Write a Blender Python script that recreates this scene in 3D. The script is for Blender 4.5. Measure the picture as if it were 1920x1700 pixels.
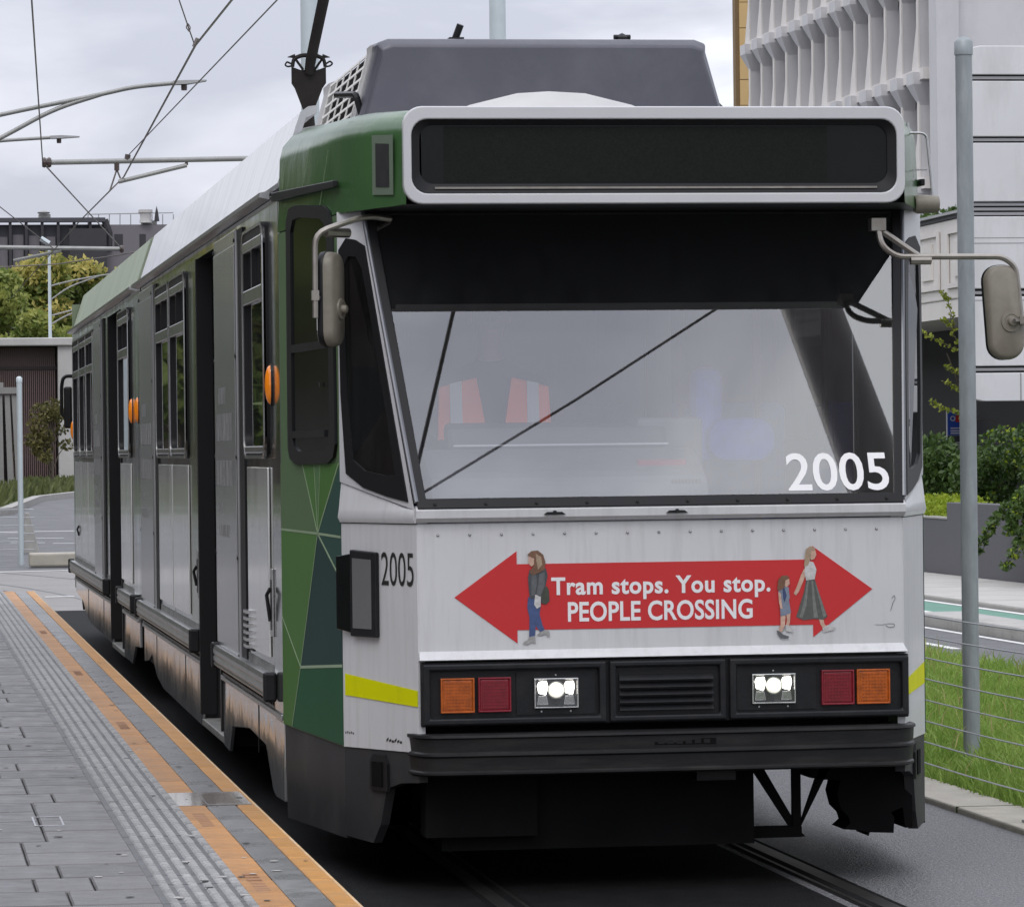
import bpy, bmesh, math, random
import numpy as np
from mathutils import Vector, Matrix

random.seed(7)
R = math.radians
scene = bpy.context.scene
for o in list(bpy.data.objects): bpy.data.objects.remove(o, do_unlink=True)
C = scene.collection

# ------------------------------------------------------------------ camera
CAM = Vector((-3.039, -16.17, 1.77)); YAW = math.atan(1160/7700); ROLL = .012
cam = bpy.data.objects.new('camera', bpy.data.cameras.new('camera')); C.objects.link(cam)
fw = Vector((math.sin(YAW), math.cos(YAW), 0)); rt = Vector((math.cos(YAW), -math.sin(YAW), 0)); up = Vector((0, 0, 1))
cr = rt*math.cos(ROLL) - up*math.sin(ROLL); cu = rt*math.sin(ROLL) + up*math.cos(ROLL)
M = Matrix((cr, cu, -fw)).transposed().to_4x4(); M.translation = CAM
cam.matrix_world = M
cam.data.sensor_width = 36; cam.data.lens = 7700/1920*36; cam.data.shift_y = -8/1920
cam.data.clip_start = .5; cam.data.clip_end = 3000
scene.camera = cam
scene.render.resolution_x = 1024; scene.render.resolution_y = 906

# ------------------------------------------------------------------ sky, sun, exposure
SUN_EL, SUN_AZ = R(52), R(205)          # high, diffuse sun behind the camera's left shoulder
W = bpy.data.worlds.new('World'); scene.world = W; W.use_nodes = True
nt = W.node_tree; nt.nodes.clear()
def N(t, **k):
    n = nt.nodes.new(t)
    for a, b in k.items(): setattr(n, a, b)
    return n
L = lambda a, b: nt.links.new(a, b)
out = N('ShaderNodeOutputWorld'); bg = N('ShaderNodeBackground'); L(bg.outputs[0], out.inputs[0])
sky = N('ShaderNodeTexSky', sky_type='NISHITA', sun_disc=False); sky.sun_elevation = SUN_EL; sky.sun_rotation = SUN_AZ
tc = N('ShaderNodeTexCoord'); mp = N('ShaderNodeMapping'); mp.inputs['Scale'].default_value = (1, 1, 2.6)
L(tc.outputs['Generated'], mp.inputs[0])
n1 = N('ShaderNodeTexNoise'); n1.inputs['Scale'].default_value = 7.5; n1.inputs['Detail'].default_value = 6; n1.inputs['Roughness'].default_value = .52
n1.inputs['Distortion'].default_value = .3
L(mp.outputs[0], n1.inputs['Vector'])
rp = N('ShaderNodeValToRGB'); L(n1.outputs['Fac'], rp.inputs[0])
rp.color_ramp.elements[0].position = .40; rp.color_ramp.elements[0].color = (.74, .765, .89, 1)
rp.color_ramp.elements[1].position = .61; rp.color_ramp.elements[1].color = (1.28, 1.31, 1.38, 1)
e = rp.color_ramp.elements.new(.52); e.color = (.98, 1.0, 1.11, 1)
# CIE overcast brightness: the zenith is three times as bright as the horizon
sx = N('ShaderNodeSeparateXYZ'); L(tc.outputs['Generated'], sx.inputs[0])
mx = N('ShaderNodeMath', operation='MAXIMUM'); L(sx.outputs['Z'], mx.inputs[0]); mx.inputs[1].default_value = 0
ml = N('ShaderNodeMath', operation='MULTIPLY_ADD'); L(mx.outputs[0], ml.inputs[0]); ml.inputs[1].default_value = 1.20; ml.inputs[2].default_value = .77
cl = N('ShaderNodeVectorMath', operation='SCALE'); L(rp.outputs[0], cl.inputs[0]); L(ml.outputs[0], cl.inputs['Scale'])
sk = N('ShaderNodeVectorMath', operation='SCALE'); L(sky.outputs[0], sk.inputs[0]); sk.inputs['Scale'].default_value = .1
mixw = N('ShaderNodeMix', data_type='RGBA'); mixw.inputs[0].default_value = .93
L(sk.outputs[0], mixw.inputs[6]); L(cl.outputs[0], mixw.inputs[7]); L(mixw.outputs[2], bg.inputs['Color'])
bg.inputs['Strength'].default_value = 1.0

sun = bpy.data.objects.new('sun', bpy.data.lights.new('sun', 'SUN')); C.objects.link(sun)
sun.data.energy = .8; sun.data.angle = R(25); sun.data.color = (1, .96, .9)
sd = Vector((math.sin(SUN_AZ)*math.cos(SUN_EL), math.cos(SUN_AZ)*math.cos(SUN_EL), math.sin(SUN_EL)))
sun.rotation_euler = sd.to_track_quat('Z', 'Y').to_euler()
vs = scene.view_settings
vs.view_transform = 'Standard'; vs.look = 'None'; vs.gamma = 1; vs.exposure = 0; vs.use_curve_mapping = False
scene.render.engine = 'CYCLES'
scene.cycles.max_bounces = 10; scene.cycles.transparent_max_bounces = 24; scene.cycles.glossy_bounces = 5

# ------------------------------------------------------------------ helpers
class MB:
    def __init__(s): s.v = []; s.f = []
    def add(s, pts, faces):
        k = len(s.v); s.v += [tuple(p) for p in pts]; s.f += [tuple(k+i for i in f) for f in faces]; return s
    def hexa(s, p):
        return s.add(p, [(0,3,2,1),(4,5,6,7),(0,1,5,4),(1,2,6,5),(2,3,7,6),(3,0,4,7)])
    def box(s, x0, x1, y0, y1, z0, z1):
        return s.hexa([(x0,y0,z0),(x1,y0,z0),(x1,y1,z0),(x0,y1,z0),(x0,y0,z1),(x1,y0,z1),(x1,y1,z1),(x0,y1,z1)])
    def poly(s, pts): return s.add(pts, [tuple(range(len(pts)))])
    def plate(s, pts, off):
        n = len(pts); o = Vector(off); a = [Vector(p) for p in pts]; b = [p+o for p in a]
        fs = [tuple(range(n-1, -1, -1)), tuple(range(n, 2*n))] + [(i, (i+1) % n, n+(i+1) % n, n+i) for i in range(n)]
        return s.add(a+b, fs)
    def ring(s, A, B, off):
        n = len(A); o = Vector(off)
        a = [Vector(p) for p in A]; b = [Vector(p) for p in B]
        P = a+b+[p+o for p in a]+[p+o for p in b]; fs = []
        for i in range(n):
            j = (i+1) % n
            fs += [(i, j, n+j, n+i), (2*n+i, 3*n+i, 3*n+j, 2*n+j), (i, 2*n+i, 2*n+j, j), (n+i, n+j, 3*n+j, 3*n+i)]
        return s.add(P, fs)
    def loft(s, loops, closed=True, cap=True):
        n = len(loops[0]); P = [p for l in loops for p in l]; fs = []
        for k in range(len(loops)-1):
            for i in range(n if closed else n-1):
                j = (i+1) % n
                fs.append((k*n+i, k*n+j, (k+1)*n+j, (k+1)*n+i))
        if cap and closed: fs += [tuple(range(n-1, -1, -1)), tuple(range((len(loops)-1)*n, len(loops)*n))]
        return s.add(P, fs)
    def tube(s, pts, r, n=8):
        pts = [Vector(p) for p in pts]; m = len(pts)
        rs = r if isinstance(r, (list, tuple)) else [r]*m
        t0 = (pts[1]-pts[0]).normalized(); u = t0.orthogonal().normalized(); loops = []; prev = t0
        for i, p in enumerate(pts):
            t = (pts[min(i+1, m-1)]-pts[max(i-1, 0)]).normalized()
            q = prev.rotation_difference(t); u = q @ u; u = (u-t*u.dot(t)).normalized(); prev = t; w = t.cross(u)
            loops.append([tuple(p+(u*math.cos(a)+w*math.sin(a))*rs[i]) for a in [2*math.pi*k/n for k in range(n)]])
        return s.loft(loops)
    def lathe(s, prof, c, axis='Z', n=16):
        c = Vector(c); loops = []
        for r, h in prof:
            lp = []
            for k in range(n):
                a = 2*math.pi*k/n; q = (r*math.cos(a), r*math.sin(a))
                lp.append(tuple(c+Vector({'Z': (q[0], q[1], h), 'X': (h, q[0], q[1]), 'Y': (q[0], h, q[1])}[axis])))
            loops.append(lp)
        return s.loft(loops)
    def build(s, name, m, parent=None, smooth=0, bevel=0, kind=None, label=None):
        me = bpy.data.meshes.new(name); me.from_pydata(s.v, [], s.f)
        bm = bmesh.new(); bm.from_mesh(me); bmesh.ops.recalc_face_normals(bm, faces=bm.faces); bm.to_mesh(me); bm.free()
        return link(name, me, m, parent, smooth, bevel, kind, label)
def link(name, me, m, parent=None, smooth=0, bevel=0, kind=None, label=None):
    if m and not me.materials: me.materials.append(m)
    if smooth:
        me.shade_smooth(); me.set_sharp_from_angle(angle=R(smooth))
    o = bpy.data.objects.new(name, me); C.objects.link(o)
    if parent: o.parent = parent; o.matrix_parent_inverse = world_inv(parent)
    if bevel:
        b = o.modifiers.new('bevel', 'BEVEL'); b.width = bevel; b.segments = 2; b.limit_method = 'ANGLE'; b.angle_limit = R(35)
    if kind: o['kind'] = kind
    if label: o['label'] = label
    return o
def world_loc(o):
    l = Vector(o.location)
    return l if o.parent is None else l          # parts keep their meshes in scene coordinates
def world_inv(p):
    return Matrix.Translation(-Vector(p.location)) if p.parent is None else Matrix.Identity(4)
def thing(name, label, cat, loc=(0, 0, 0), group=None):
    o = bpy.data.objects.new(name, None); C.objects.link(o); o.location = loc; o.empty_display_size = .2
    return tag(o, label, cat, group)
def tag(o, label, cat, group=None):
    o['label'] = label; o['category'] = cat
    if group: o['group'] = group
    return o
def struct(o): o['kind'] = 'structure'; return o
def rr(w, h, r, n=5):
    p = []
    for cx, cy, a0 in ((w/2-r, h/2-r, 0), (-w/2+r, h/2-r, 90), (-w/2+r, -h/2+r, 180), (w/2-r, -h/2+r, 270)):
        for k in range(n+1):
            a = R(a0+90*k/n); p.append((cx+r*math.cos(a), cy+r*math.sin(a)))
    return p
def arc(pts, r=.06, n=4):
    """round the corners of a polyline"""
    pts = [Vector(p) for p in pts]; o = [pts[0]]
    for a, b, c in zip(pts, pts[1:], pts[2:]):
        d1 = (a-b).normalized(); d2 = (c-b).normalized(); q = min(r, (a-b).length*.45, (c-b).length*.45)
        p0, p2 = b+d1*q, b+d2*q
        for k in range(n+1):
            t = k/n; o.append(p0*(1-t)**2+b*2*t*(1-t)+p2*t*t)
    return o+[pts[-1]]

# ------------------------------------------------------------------ materials
def pm(name, col, rough=.5, metal=0, var=.12, scale=2.0, stretch=(1, 1, 1), bump=0, bscale=60, spec=.5, coat=0, rnd=0, dirt=None, dscale=1.5, damount=.5, dstretch=(1, 1, 1), rvar=0, emit=None, estr=0):
    m = bpy.data.materials.new(name); m.use_nodes = True; t = m.node_tree; b = t.nodes['Principled BSDF']
    def n(ty, **k):
        x = t.nodes.new(ty)
        for a, c in k.items(): setattr(x, a, c)
        return x
    l = t.links.new
    b.inputs['Roughness'].default_value = rough; b.inputs['Metallic'].default_value = metal; b.inputs['Specular IOR Level'].default_value = spec
    if coat: b.inputs['Coat Weight'].default_value = coat; b.inputs['Coat Roughness'].default_value = .06
    co = n('ShaderNodeTexCoord'); mpn = n('ShaderNodeMapping'); mpn.inputs['Scale'].default_value = stretch; l(co.outputs['Object'], mpn.inputs[0])
    nz = n('ShaderNodeTexNoise'); nz.inputs['Scale'].default_value = scale; nz.inputs['Detail'].default_value = 6; nz.inputs['Roughness'].default_value = .6
    l(mpn.outputs[0], nz.inputs['Vector'])
    mr = n('ShaderNodeMapRange'); mr.inputs[1].default_value = .25; mr.inputs[2].default_value = .75; mr.inputs[3].default_value = 1-var; mr.inputs[4].default_value = 1+var
    l(nz.outputs['Fac'], mr.inputs[0])
    val = mr.outputs[0]
    if rnd:
        oi = n('ShaderNodeObjectInfo'); m2 = n('ShaderNodeMapRange'); m2.inputs[3].default_value = 1-rnd; m2.inputs[4].default_value = 1+rnd; l(oi.outputs['Random'], m2.inputs[0])
        mu = n('ShaderNodeMath', operation='MULTIPLY'); l(val, mu.inputs[0]); l(m2.outputs[0], mu.inputs[1]); val = mu.outputs[0]
    vm = n('ShaderNodeVectorMath', operation='SCALE'); vm.inputs[0].default_value = col; l(val, vm.inputs['Scale']); colo = vm.outputs[0]
    if dirt:
        mp2 = n('ShaderNodeMapping'); mp2.inputs['Scale'].default_value = dstretch; mp2.inputs['Location'].default_value = (3.1, 1.7, .4); l(co.outputs['Object'], mp2.inputs[0])
        dz = n('ShaderNodeTexNoise'); dz.inputs['Scale'].default_value = dscale; dz.inputs['Detail'].default_value = 8; dz.inputs['Roughness'].default_value = .7; l(mp2.outputs[0], dz.inputs['Vector'])
        dr = n('ShaderNodeMapRange'); dr.inputs[1].default_value = .48; dr.inputs[2].default_value = .75; dr.inputs[4].default_value = damount; l(dz.outputs['Fac'], dr.inputs[0])
        mi = n('ShaderNodeMix', data_type='RGBA'); l(dr.outputs[0], mi.inputs[0]); l(colo, mi.inputs[6]); mi.inputs[7].default_value = (*dirt, 1); colo = mi.outputs[2]
    l(colo, b.inputs['Base Color'])
    if rvar:
        r2 = n('ShaderNodeMapRange'); r2.inputs[1].default_value = .3; r2.inputs[2].default_value = .7; r2.inputs[3].default_value = max(.02, rough-rvar); r2.inputs[4].default_value = rough+rvar
        l(nz.outputs['Fac'], r2.inputs[0]); l(r2.outputs[0], b.inputs['Roughness'])
    if bump:
        bz = n('ShaderNodeTexNoise'); bz.inputs['Scale'].default_value = bscale; bz.inputs['Detail'].default_value = 4; l(co.outputs['Object'], bz.inputs['Vector'])
        bu = n('ShaderNodeBump'); bu.inputs['Strength'].default_value = bump; bu.inputs['Distance'].default_value = .02; l(bz.outputs['Fac'], bu.inputs['Height']); l(bu.outputs[0], b.inputs['Normal'])
    if emit:
        b.inputs['Emission Color'].default_value = (*emit, 1); b.inputs['Emission Strength'].default_value = estr
    return m
def glass(name, tint, refl, rough=.01, dust_haze=.0, dust_haze_col=(.45, .46, .48)):
    m = bpy.data.materials.new(name); m.use_nodes = True; t = m.node_tree; t.nodes.clear(); n = t.nodes.new; l = t.links.new
    o = n('ShaderNodeOutputMaterial'); tr = n('ShaderNodeBsdfTransparent'); tr.inputs[0].default_value = (*tint, 1)
    g = n('ShaderNodeBsdfGlossy'); g.inputs['Roughness'].default_value = rough
    lw = n('ShaderNodeLayerWeight'); lw.inputs['Blend'].default_value = .5
    pw = n('ShaderNodeMath'); pw.operation = 'POWER'; l(lw.outputs['Facing'], pw.inputs[0]); pw.inputs[1].default_value = 4.0
    mr = n('ShaderNodeMapRange'); mr.inputs[3].default_value = refl; mr.inputs[4].default_value = 1; l(pw.outputs[0], mr.inputs[0])
    mx = n('ShaderNodeMixShader'); l(mr.outputs[0], mx.inputs[0]); l(tr.outputs[0], mx.inputs[1]); l(g.outputs[0], mx.inputs[2]); last = mx.outputs[0]
    if dust_haze:
        d = n('ShaderNodeBsdfDiffuse'); d.inputs[0].default_value = (*dust_haze_col, 1)
        co = n('ShaderNodeTexCoord'); mp_ = n('ShaderNodeMapping'); mp_.inputs['Scale'].default_value = (6, 6, .8); l(co.outputs['Object'], mp_.inputs[0])
        nz = n('ShaderNodeTexNoise'); nz.inputs['Scale'].default_value = 3; nz.inputs['Detail'].default_value = 7; l(mp_.outputs[0], nz.inputs['Vector'])
        q = n('ShaderNodeMapRange'); q.inputs[1].default_value = .3; q.inputs[2].default_value = .75; q.inputs[3].default_value = dust_haze*.6; q.inputs[4].default_value = dust_haze*1.5; l(nz.outputs['Fac'], q.inputs[0])
        m2 = n('ShaderNodeMixShader'); l(q.outputs[0], m2.inputs[0]); l(last, m2.inputs[1]); l(d.outputs[0], m2.inputs[2]); last = m2.outputs[0]
    l(last, o.inputs[0]); return m

K = {}
K['white'] = pm('white_paint', (.57, .57, .575), .40, var=.07, scale=1.6, coat=.2, dirt=(.33, .32, .30), dscale=2.6, dstretch=(9, 9, .7), damount=.38, bump=.10, bscale=2.2)
K['white_hood'] = pm('white_hood_paint', (.53, .53, .54), .36, var=.06, scale=2, coat=.3, dirt=(.42, .42, .42), dscale=3, damount=.25)
K['side'] = pm('silver_side', (.22, .23, .22), .11, metal=.72, var=.14, scale=1.2, stretch=(3, 2.5, .35), coat=.25, dirt=(.17, .18, .15), dscale=2.2, dstretch=(4, 4, .4), damount=.5, rvar=.1, bump=.05, bscale=2.2)
K['sidelight'] = pm('pale_side_plate', (.70, .70, .69), .16, metal=.35, var=.12, scale=1.2, stretch=(3, 2.5, .35), coat=.3, dirt=(.34, .35, .32), dscale=2.2, dstretch=(4, 4, .4), damount=.5, rvar=.06, bump=.03, bscale=2.2)
K['side_green'] = pm('silver_green_side', (.19, .225, .15), .2, metal=.5, var=.2, scale=1.0, stretch=(3, 2, .25), coat=.3, dirt=(.1, .13, .08), dscale=2, dstretch=(3, 3, .3), damount=.5)
K['door'] = pm('door_leaf', (.38, .385, .39), .24, metal=.45, var=.16, scale=1.6, stretch=(4, 4, .3), coat=.15, dirt=(.16, .16, .16), dscale=3, dstretch=(5, 5, .35), damount=.55, bump=.05, bscale=3)
K['polish'] = pm('polished_skirt', (.47, .48, .49), .10, metal=.6, var=.1, scale=2, dirt=(.36, .32, .29), dscale=2.5, damount=.35, bump=.22, bscale=2.6, rvar=.05)
K['rail_al'] = pm('aluminium_rail', (.42, .42, .42), .32, metal=.9, var=.15, scale=6, dirt=(.15, .15, .14), dscale=5, damount=.4)
K['grime'] = pm('grimy_strip', (.24, .24, .225), .5, metal=.3, var=.25, scale=5, dirt=(.05, .05, .045), dscale=9, damount=.9, dstretch=(1, 1, 2))
K['roofwhite'] = pm('streaked_roof_white', (.57, .58, .62), .3, var=.2, scale=1.6, stretch=(1, 4, .3), coat=.3, dirt=(.33, .31, .27), dscale=2.6, dstretch=(1, 5.5, .45), damount=.75)
K['roofolive'] = pm('faded_olive_roof', (.34, .40, .29), .5, var=.15, scale=1.4, stretch=(1, 3, .4), dirt=(.2, .22, .16), dscale=2, dstretch=(1, 5, .5), damount=.6)
K['roofgrey'] = pm('roof_grey', (.33, .33, .33), .6, var=.15, scale=3)
K['green'] = pm('tram_green', (.040, .105, .034), .22, var=.16, scale=1.3, coat=0, spec=.42, bump=.35, bscale=2.6, dirt=(.075, .13, .06), dscale=1.8, damount=.5)
GR = [(.095, .15, .075), (.075, .17, .045), (.09, .18, .07), (.030, .075, .058), (.020, .050, .045), (.017, .085, .035), (.065, .155, .035)]
for i, c in enumerate(GR): K['g%d' % i] = pm('livery_green_%d' % i, c, .5, var=.07, scale=1.5, spec=.10, dirt=(c[0]*1.5, c[1]*1.25, c[2]*1.5), dscale=1.5, damount=.35)
K['gline'] = pm('pale_green_line', (.27, .36, .22), .35, var=.1)
K['readerframe'] = pm('reader_frame', (.13, .17, .12), .5, var=.1)
K['hivis'] = pm('reflective_yellow', (.62, .63, .0), .5, spec=.1, var=.05, dirt=(.46, .47, .01), dscale=5, dstretch=(4, 4, .8), damount=.4)
K['black'] = pm('black_plastic', (.010, .0105, .012), .42, var=.2, scale=5, spec=.28, bump=.05, bscale=90, dirt=(.035, .034, .033), dscale=6, damount=.45)
K['bumper'] = pm('bumper_rubber', (.012, .012, .013), .48, var=.25, scale=4, spec=.26, dirt=(.045, .042, .038), dscale=4, dstretch=(.6, 1, 5), damount=.6, bump=.04, bscale=60)
K['skirt'] = pm('dark_grey_skirt', (.030, .030, .032), .55, var=.25, scale=2, spec=.25, dirt=(.075, .068, .06), dscale=3, damount=.55)
K['under'] = pm('underframe_black', (.006, .006, .006), .85, var=.3, scale=4, spec=.08)
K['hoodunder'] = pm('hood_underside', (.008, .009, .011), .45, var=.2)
K['rubber'] = pm('black_rubber', (.009, .009, .010), .45, var=.15, spec=.28)
K['steel'] = pm('mirror_arm_steel', (.30, .28, .25), .35, metal=.8, var=.2, scale=14, dirt=(.18, .12, .08), dscale=12, damount=.4)
K['alu'] = pm('window_trim_aluminium', (.48, .48, .48), .25, metal=.9, var=.12, scale=5, dirt=(.12, .12, .12), dscale=6, damount=.5)
K['pillarmetal'] = pm('dull_pillar_metal', (.16, .165, .18), .4, metal=.6, var=.15, scale=4)
K['mirror_back'] = pm('mirror_back_taupe', (.21, .19, .15), .45, var=.14, scale=8, dirt=(.1, .085, .065), dscale=9, damount=.45)
K['mirror_glass'] = pm('mirror_glass', (.8, .8, .8), .03, metal=1, var=.02)
K['collector'] = pm('collector_brown_black', (.022, .019, .017), .7, var=.3, scale=8, spec=.2)
K['pod'] = pm('pod_grey', (.078, .079, .098), .42, var=.1, scale=2, coat=.1, dirt=(.18, .18, .2), dscale=3, damount=.25)
K['podlight'] = pm('pod_fairing', (.42, .41, .40), .45, var=.1, scale=3)
K['grille'] = pm('grille_white', (.72, .70, .66), .4, var=.08)
K['display'] = pm('dark_display', (.008, .009, .009), .12, var=.2, scale=3, spec=.16)
K['led'] = pm('led_matrix_panel', (.013, .0145, .013), .6, spec=.08, var=.25, scale=90, bump=.1, bscale=220)
K['red'] = pm('sign_red', (.52, .020, .022), .35, var=.04, dirt=(.42, .05, .05), dscale=3, damount=.2)
K['letter'] = pm('white_lettering', (.76, .75, .75), .4, var=.03)
K['numblack'] = pm('black_lettering', (.02, .02, .02), .4, var=.05)
K['orange_lens'] = pm('orange_lens', (.40, .085, .006), .2, var=.3, scale=40, coat=.3)
K['orange_side'] = pm('orange_side_lens', (.95, .26, .006), .12, var=.06, coat=.6)
K['red_lens'] = pm('red_lens', (.19, .006, .016), .2, var=.2, scale=50, coat=.3)
K['chrome'] = pm('lamp_chrome', (.7, .7, .7), .12, metal=1, var=.05)
K['lampglow'] = pm('lit_lamp', (1, 1, 1), .3, var=0, emit=(1, .95, .86), estr=6)
K['lamplens'] = pm('lit_projector_lens', (1, 1, .9), .1, var=0, emit=(1, .97, .84), estr=.85)
K['screen'] = glass('windscreen_glass', (.96, .97, 1.0), .23, dust_haze=.012, dust_haze_col=(.52, .54, .58))
K['pane'] = glass('side_glass', (.42, .44, .44), .10, dust_haze=.02)
K['blindpane'] = glass('far_side_tinted_glass', (.06, .065, .07), .06, dust_haze=.01)
K['darkpane'] = glass('tinted_glass', (.25, .28, .28), .015, dust_haze=.0)
K['qpane'] = glass('quarter_glass', (.16, .18, .19), .035, dust_haze=.015)
K['cleanpane'] = glass('lens_cover', (.9, .9, .9), .05, dust_haze=.03, dust_haze_col=(.8, .8, .8))  # pale film put in to haze the glow around the headlights
K['int_grey'] = pm('interior_grey', (.13, .13, .13), .6, var=.1)
K['int_dark'] = pm('interior_dark', (.035, .036, .04), .6, var=.15)
K['dash'] = pm('dashboard_vinyl', (.075, .078, .085), .6, var=.25, scale=6)
K['int_floor'] = pm('interior_floor', (.06, .06, .065), .7, var=.2)
K['int_cream'] = pm('interior_cream', (.22, .21, .18), .5, var=.1)
K['seatblue'] = pm('seat_blue', (.06, .13, .80), .7, var=.15, scale=20)
K['handrail'] = pm('dull_handrail', (.12, .11, .09), .4, var=.05)

# ================================================================== THE TRAM
HW = 1.335                                  # half width
A_, C1, C2 = (.99, 0), (1.225, .60), (1.335, 2.04)   # plan of the cab: front corner, chamfer end, body corner
tram = thing('tram', 'green, white and silver articulated tram numbered 2005 standing at the platform', 'tram', (0, 11.5, 0))
T = lambda mb, name, m, par=None, **k: mb.build(name, K[m], par or tram, **k)
def lerp(a, b, t): return tuple(x+(y-x)*t for x, y in zip(a, b))
def cabside(t, z, off=0, sx=-1):            # t: 0 at the chamfer end, 1 at the body corner
    x, y = lerp(C1, C2, t); n = Vector((C2[1]-C1[1], -(C2[0]-C1[0]))).normalized()
    return (sx*(x+n[0]*off), y+n[1]*off, z)
def chamf(t, z, off=0, sx=-1):              # t: 0 at the front corner, 1 at the chamfer end
    x, y = lerp(A_, C1, t); n = Vector((C1[1]-A_[1], -(C1[0]-A_[0]))).normalized()
    return (sx*(x+n[0]*off), y+n[1]*off, z)
def offv(f, sx, d): return Vector(f(.5, 1, d, sx))-Vector(f(.5, 1, 0, sx))
def cs_plate(name, m, tz, off0, thick, sx=-1, f=cabside, par=None, **k):
    return T(MB().plate([f(t, z, off0, sx) for t, z in tz], offv(f, sx, thick)), name, m, par, **k)

# --- cab shell -------------------------------------------------------
for sx in (-1, 1):
    # white corner panel, cab side wall, dark lower skirt
    cp = cs_plate('corner_panel', 'white', [(0, .57), (1, .56), (1, 1.475), (0, 1.475)], -.03, .03, sx, chamf)
    # shoulder under the quarter window
    T(MB().loft([[chamf(t, z, o, sx) for z, o in ((1.479, .0), (1.479, .006), (1.50, .016), (1.535, .010), (1.545+.10*max(0, t-.15)/.85, -.002), (1.545+.10*max(0, t-.15)/.85, -.05), (1.479, -.05))] for t in (0, .15, .5, 1.0)]), 'shoulder_moulding', 'white', smooth=50)
    cw = cs_plate('cab_side_wall', 'g0', [(0, .56), (1, .56), (1, 2.74), (0, 2.74)], -.04, .04, sx)
    # faceted livery on the cab side
    Nn, Mm = (.367, 1.423), (.682, .837)
    F = [('g0', [(1, 1.72), (.614, 1.72), Nn, (1, 1.427)]), ('g1', [(.614, 1.72), (.416, 1.72), Nn]), ('g2', [(.416, 1.72), (.311, 1.72), Nn]), ('g6', [(.311, 1.72), (.0, 1.72), Nn]),
         ('g3', [(.0, 1.72), (.0, 1.418), Nn]), ('g3', [Nn, (.0, 1.418), (.0, 1.24)]), ('g1', [(1, 1.427), Nn, Mm, (1, 1.04)]), ('g4', [Nn, (.0, 1.24), (.0, .89), Mm]),
         ('g6', [(1, 1.04), Mm, (.844, .565), (1, .565)]), ('g5', [Mm, (.0, .89), (.0, .565), (.844, .565)])]
    for m, p in F: cs_plate('livery_facet', m, p, .001, .002, sx, par=cw)
    for a, b, w in [((1, 1.427), Nn, .010), (Nn, (.0, 1.418), .010), ((.614, 1.72), Nn, .007), ((.416, 1.72), Nn, .005), ((.311, 1.72), Nn, .005), ((.02, 1.72), Nn, .010), (Nn, (.0, 1.24), .010), (Nn, Mm, .007), (Mm, (.844, .565), .007), (Mm, (0, .89), .012), ((1, 1.04), Mm, .006)]:
        d = Vector(((b[0]-a[0])*1.37, b[1]-a[1])).normalized(); px_, pz_ = -d[1]*w/2/1.37, d[0]*w/2
        cs_plate('livery_line', 'gline', [(a[0]+px_, a[1]+pz_), (b[0]+px_, b[1]+pz_), (b[0]-px_, b[1]-pz_), (a[0]-px_, a[1]-pz_)], .0032, .001, sx, par=cw)
    cs_plate('cab_skirt', 'skirt', [(0, .185), (.97, .15), (1, .5), (1, .56), (0, .56)], -.045, .04, sx)
    cs_plate('cab_skirt', 'skirt', [(1, .195), (.63, .182), (.53, .26), (.44, .41), (.25, .44), (.02, .45), (.02, .57), (1, .56)], -.045, .04, sx, chamf)
    # tow pocket in the skirt
    cs_plate('tow_pocket', 'rubber', [(.40, .40), (.40, .51), (.44, .545), (.58, .545), (.63, .52), (.63, .40)], -.004, .012, sx, chamf)
    cs_plate('tow_pocket_recess', 'under', [(.46, .415), (.46, .515), (.59, .515), (.59, .415)], .009, .004, sx, chamf)
    # reflective band, lettering box
    cs_plate('reflective_band', 'hivis', [(.004, .752), (.965, .772), (.965, .860), (.004, .816)], .0015, .0015, sx, chamf)
    # cab side window
    tz = [(.823, 1.786), (.79, 1.74), (.687, 1.716), (.165, 1.720), (.07, 1.745), (.036, 1.80), (.062, 2.69), (.105, 2.765), (.19, 2.795), (.633, 2.834), (.76, 2.83), (.812, 2.775)]
    inn = [(.43+(t-.43)*.80, 2.275+(z-2.275)*.90) for t, z in tz]
    fr = T(MB().ring([cabside(t, z, .002, sx) for t, z in tz], [cabside(t, z, .002, sx) for t, z in inn], offv(cabside, sx, .012)), 'cab_side_window', 'rubber', smooth=40)
    cs_plate('pane', 'display', inn, .002, .004, sx, par=fr)
    cs_plate('sliding_sash', 'black', [(.16, 2.20), (.74, 2.20), (.74, 2.235), (.16, 2.235)], .006, .008, sx, par=fr)
    cs_plate('sash_bottom', 'black', [(.2, 1.83), (.74, 1.83), (.74, 1.86), (.2, 1.86)], .006, .008, sx, par=fr)
    # body corner post
    T(MB().plate([(sx*HW, 2.06, .56), (sx*HW, 2.46, .56), (sx*HW, 2.46, 2.93), (sx*HW, 2.06, 2.93)], (sx*-.06, 0, 0)), 'corner_post', 'side', bevel=.006)
cs_plate('route_label', 'numblack', [(.25, 2.04), (.25, 2.06), (.27, 2.06), (.27, 2.04)], .016, .001)
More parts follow.
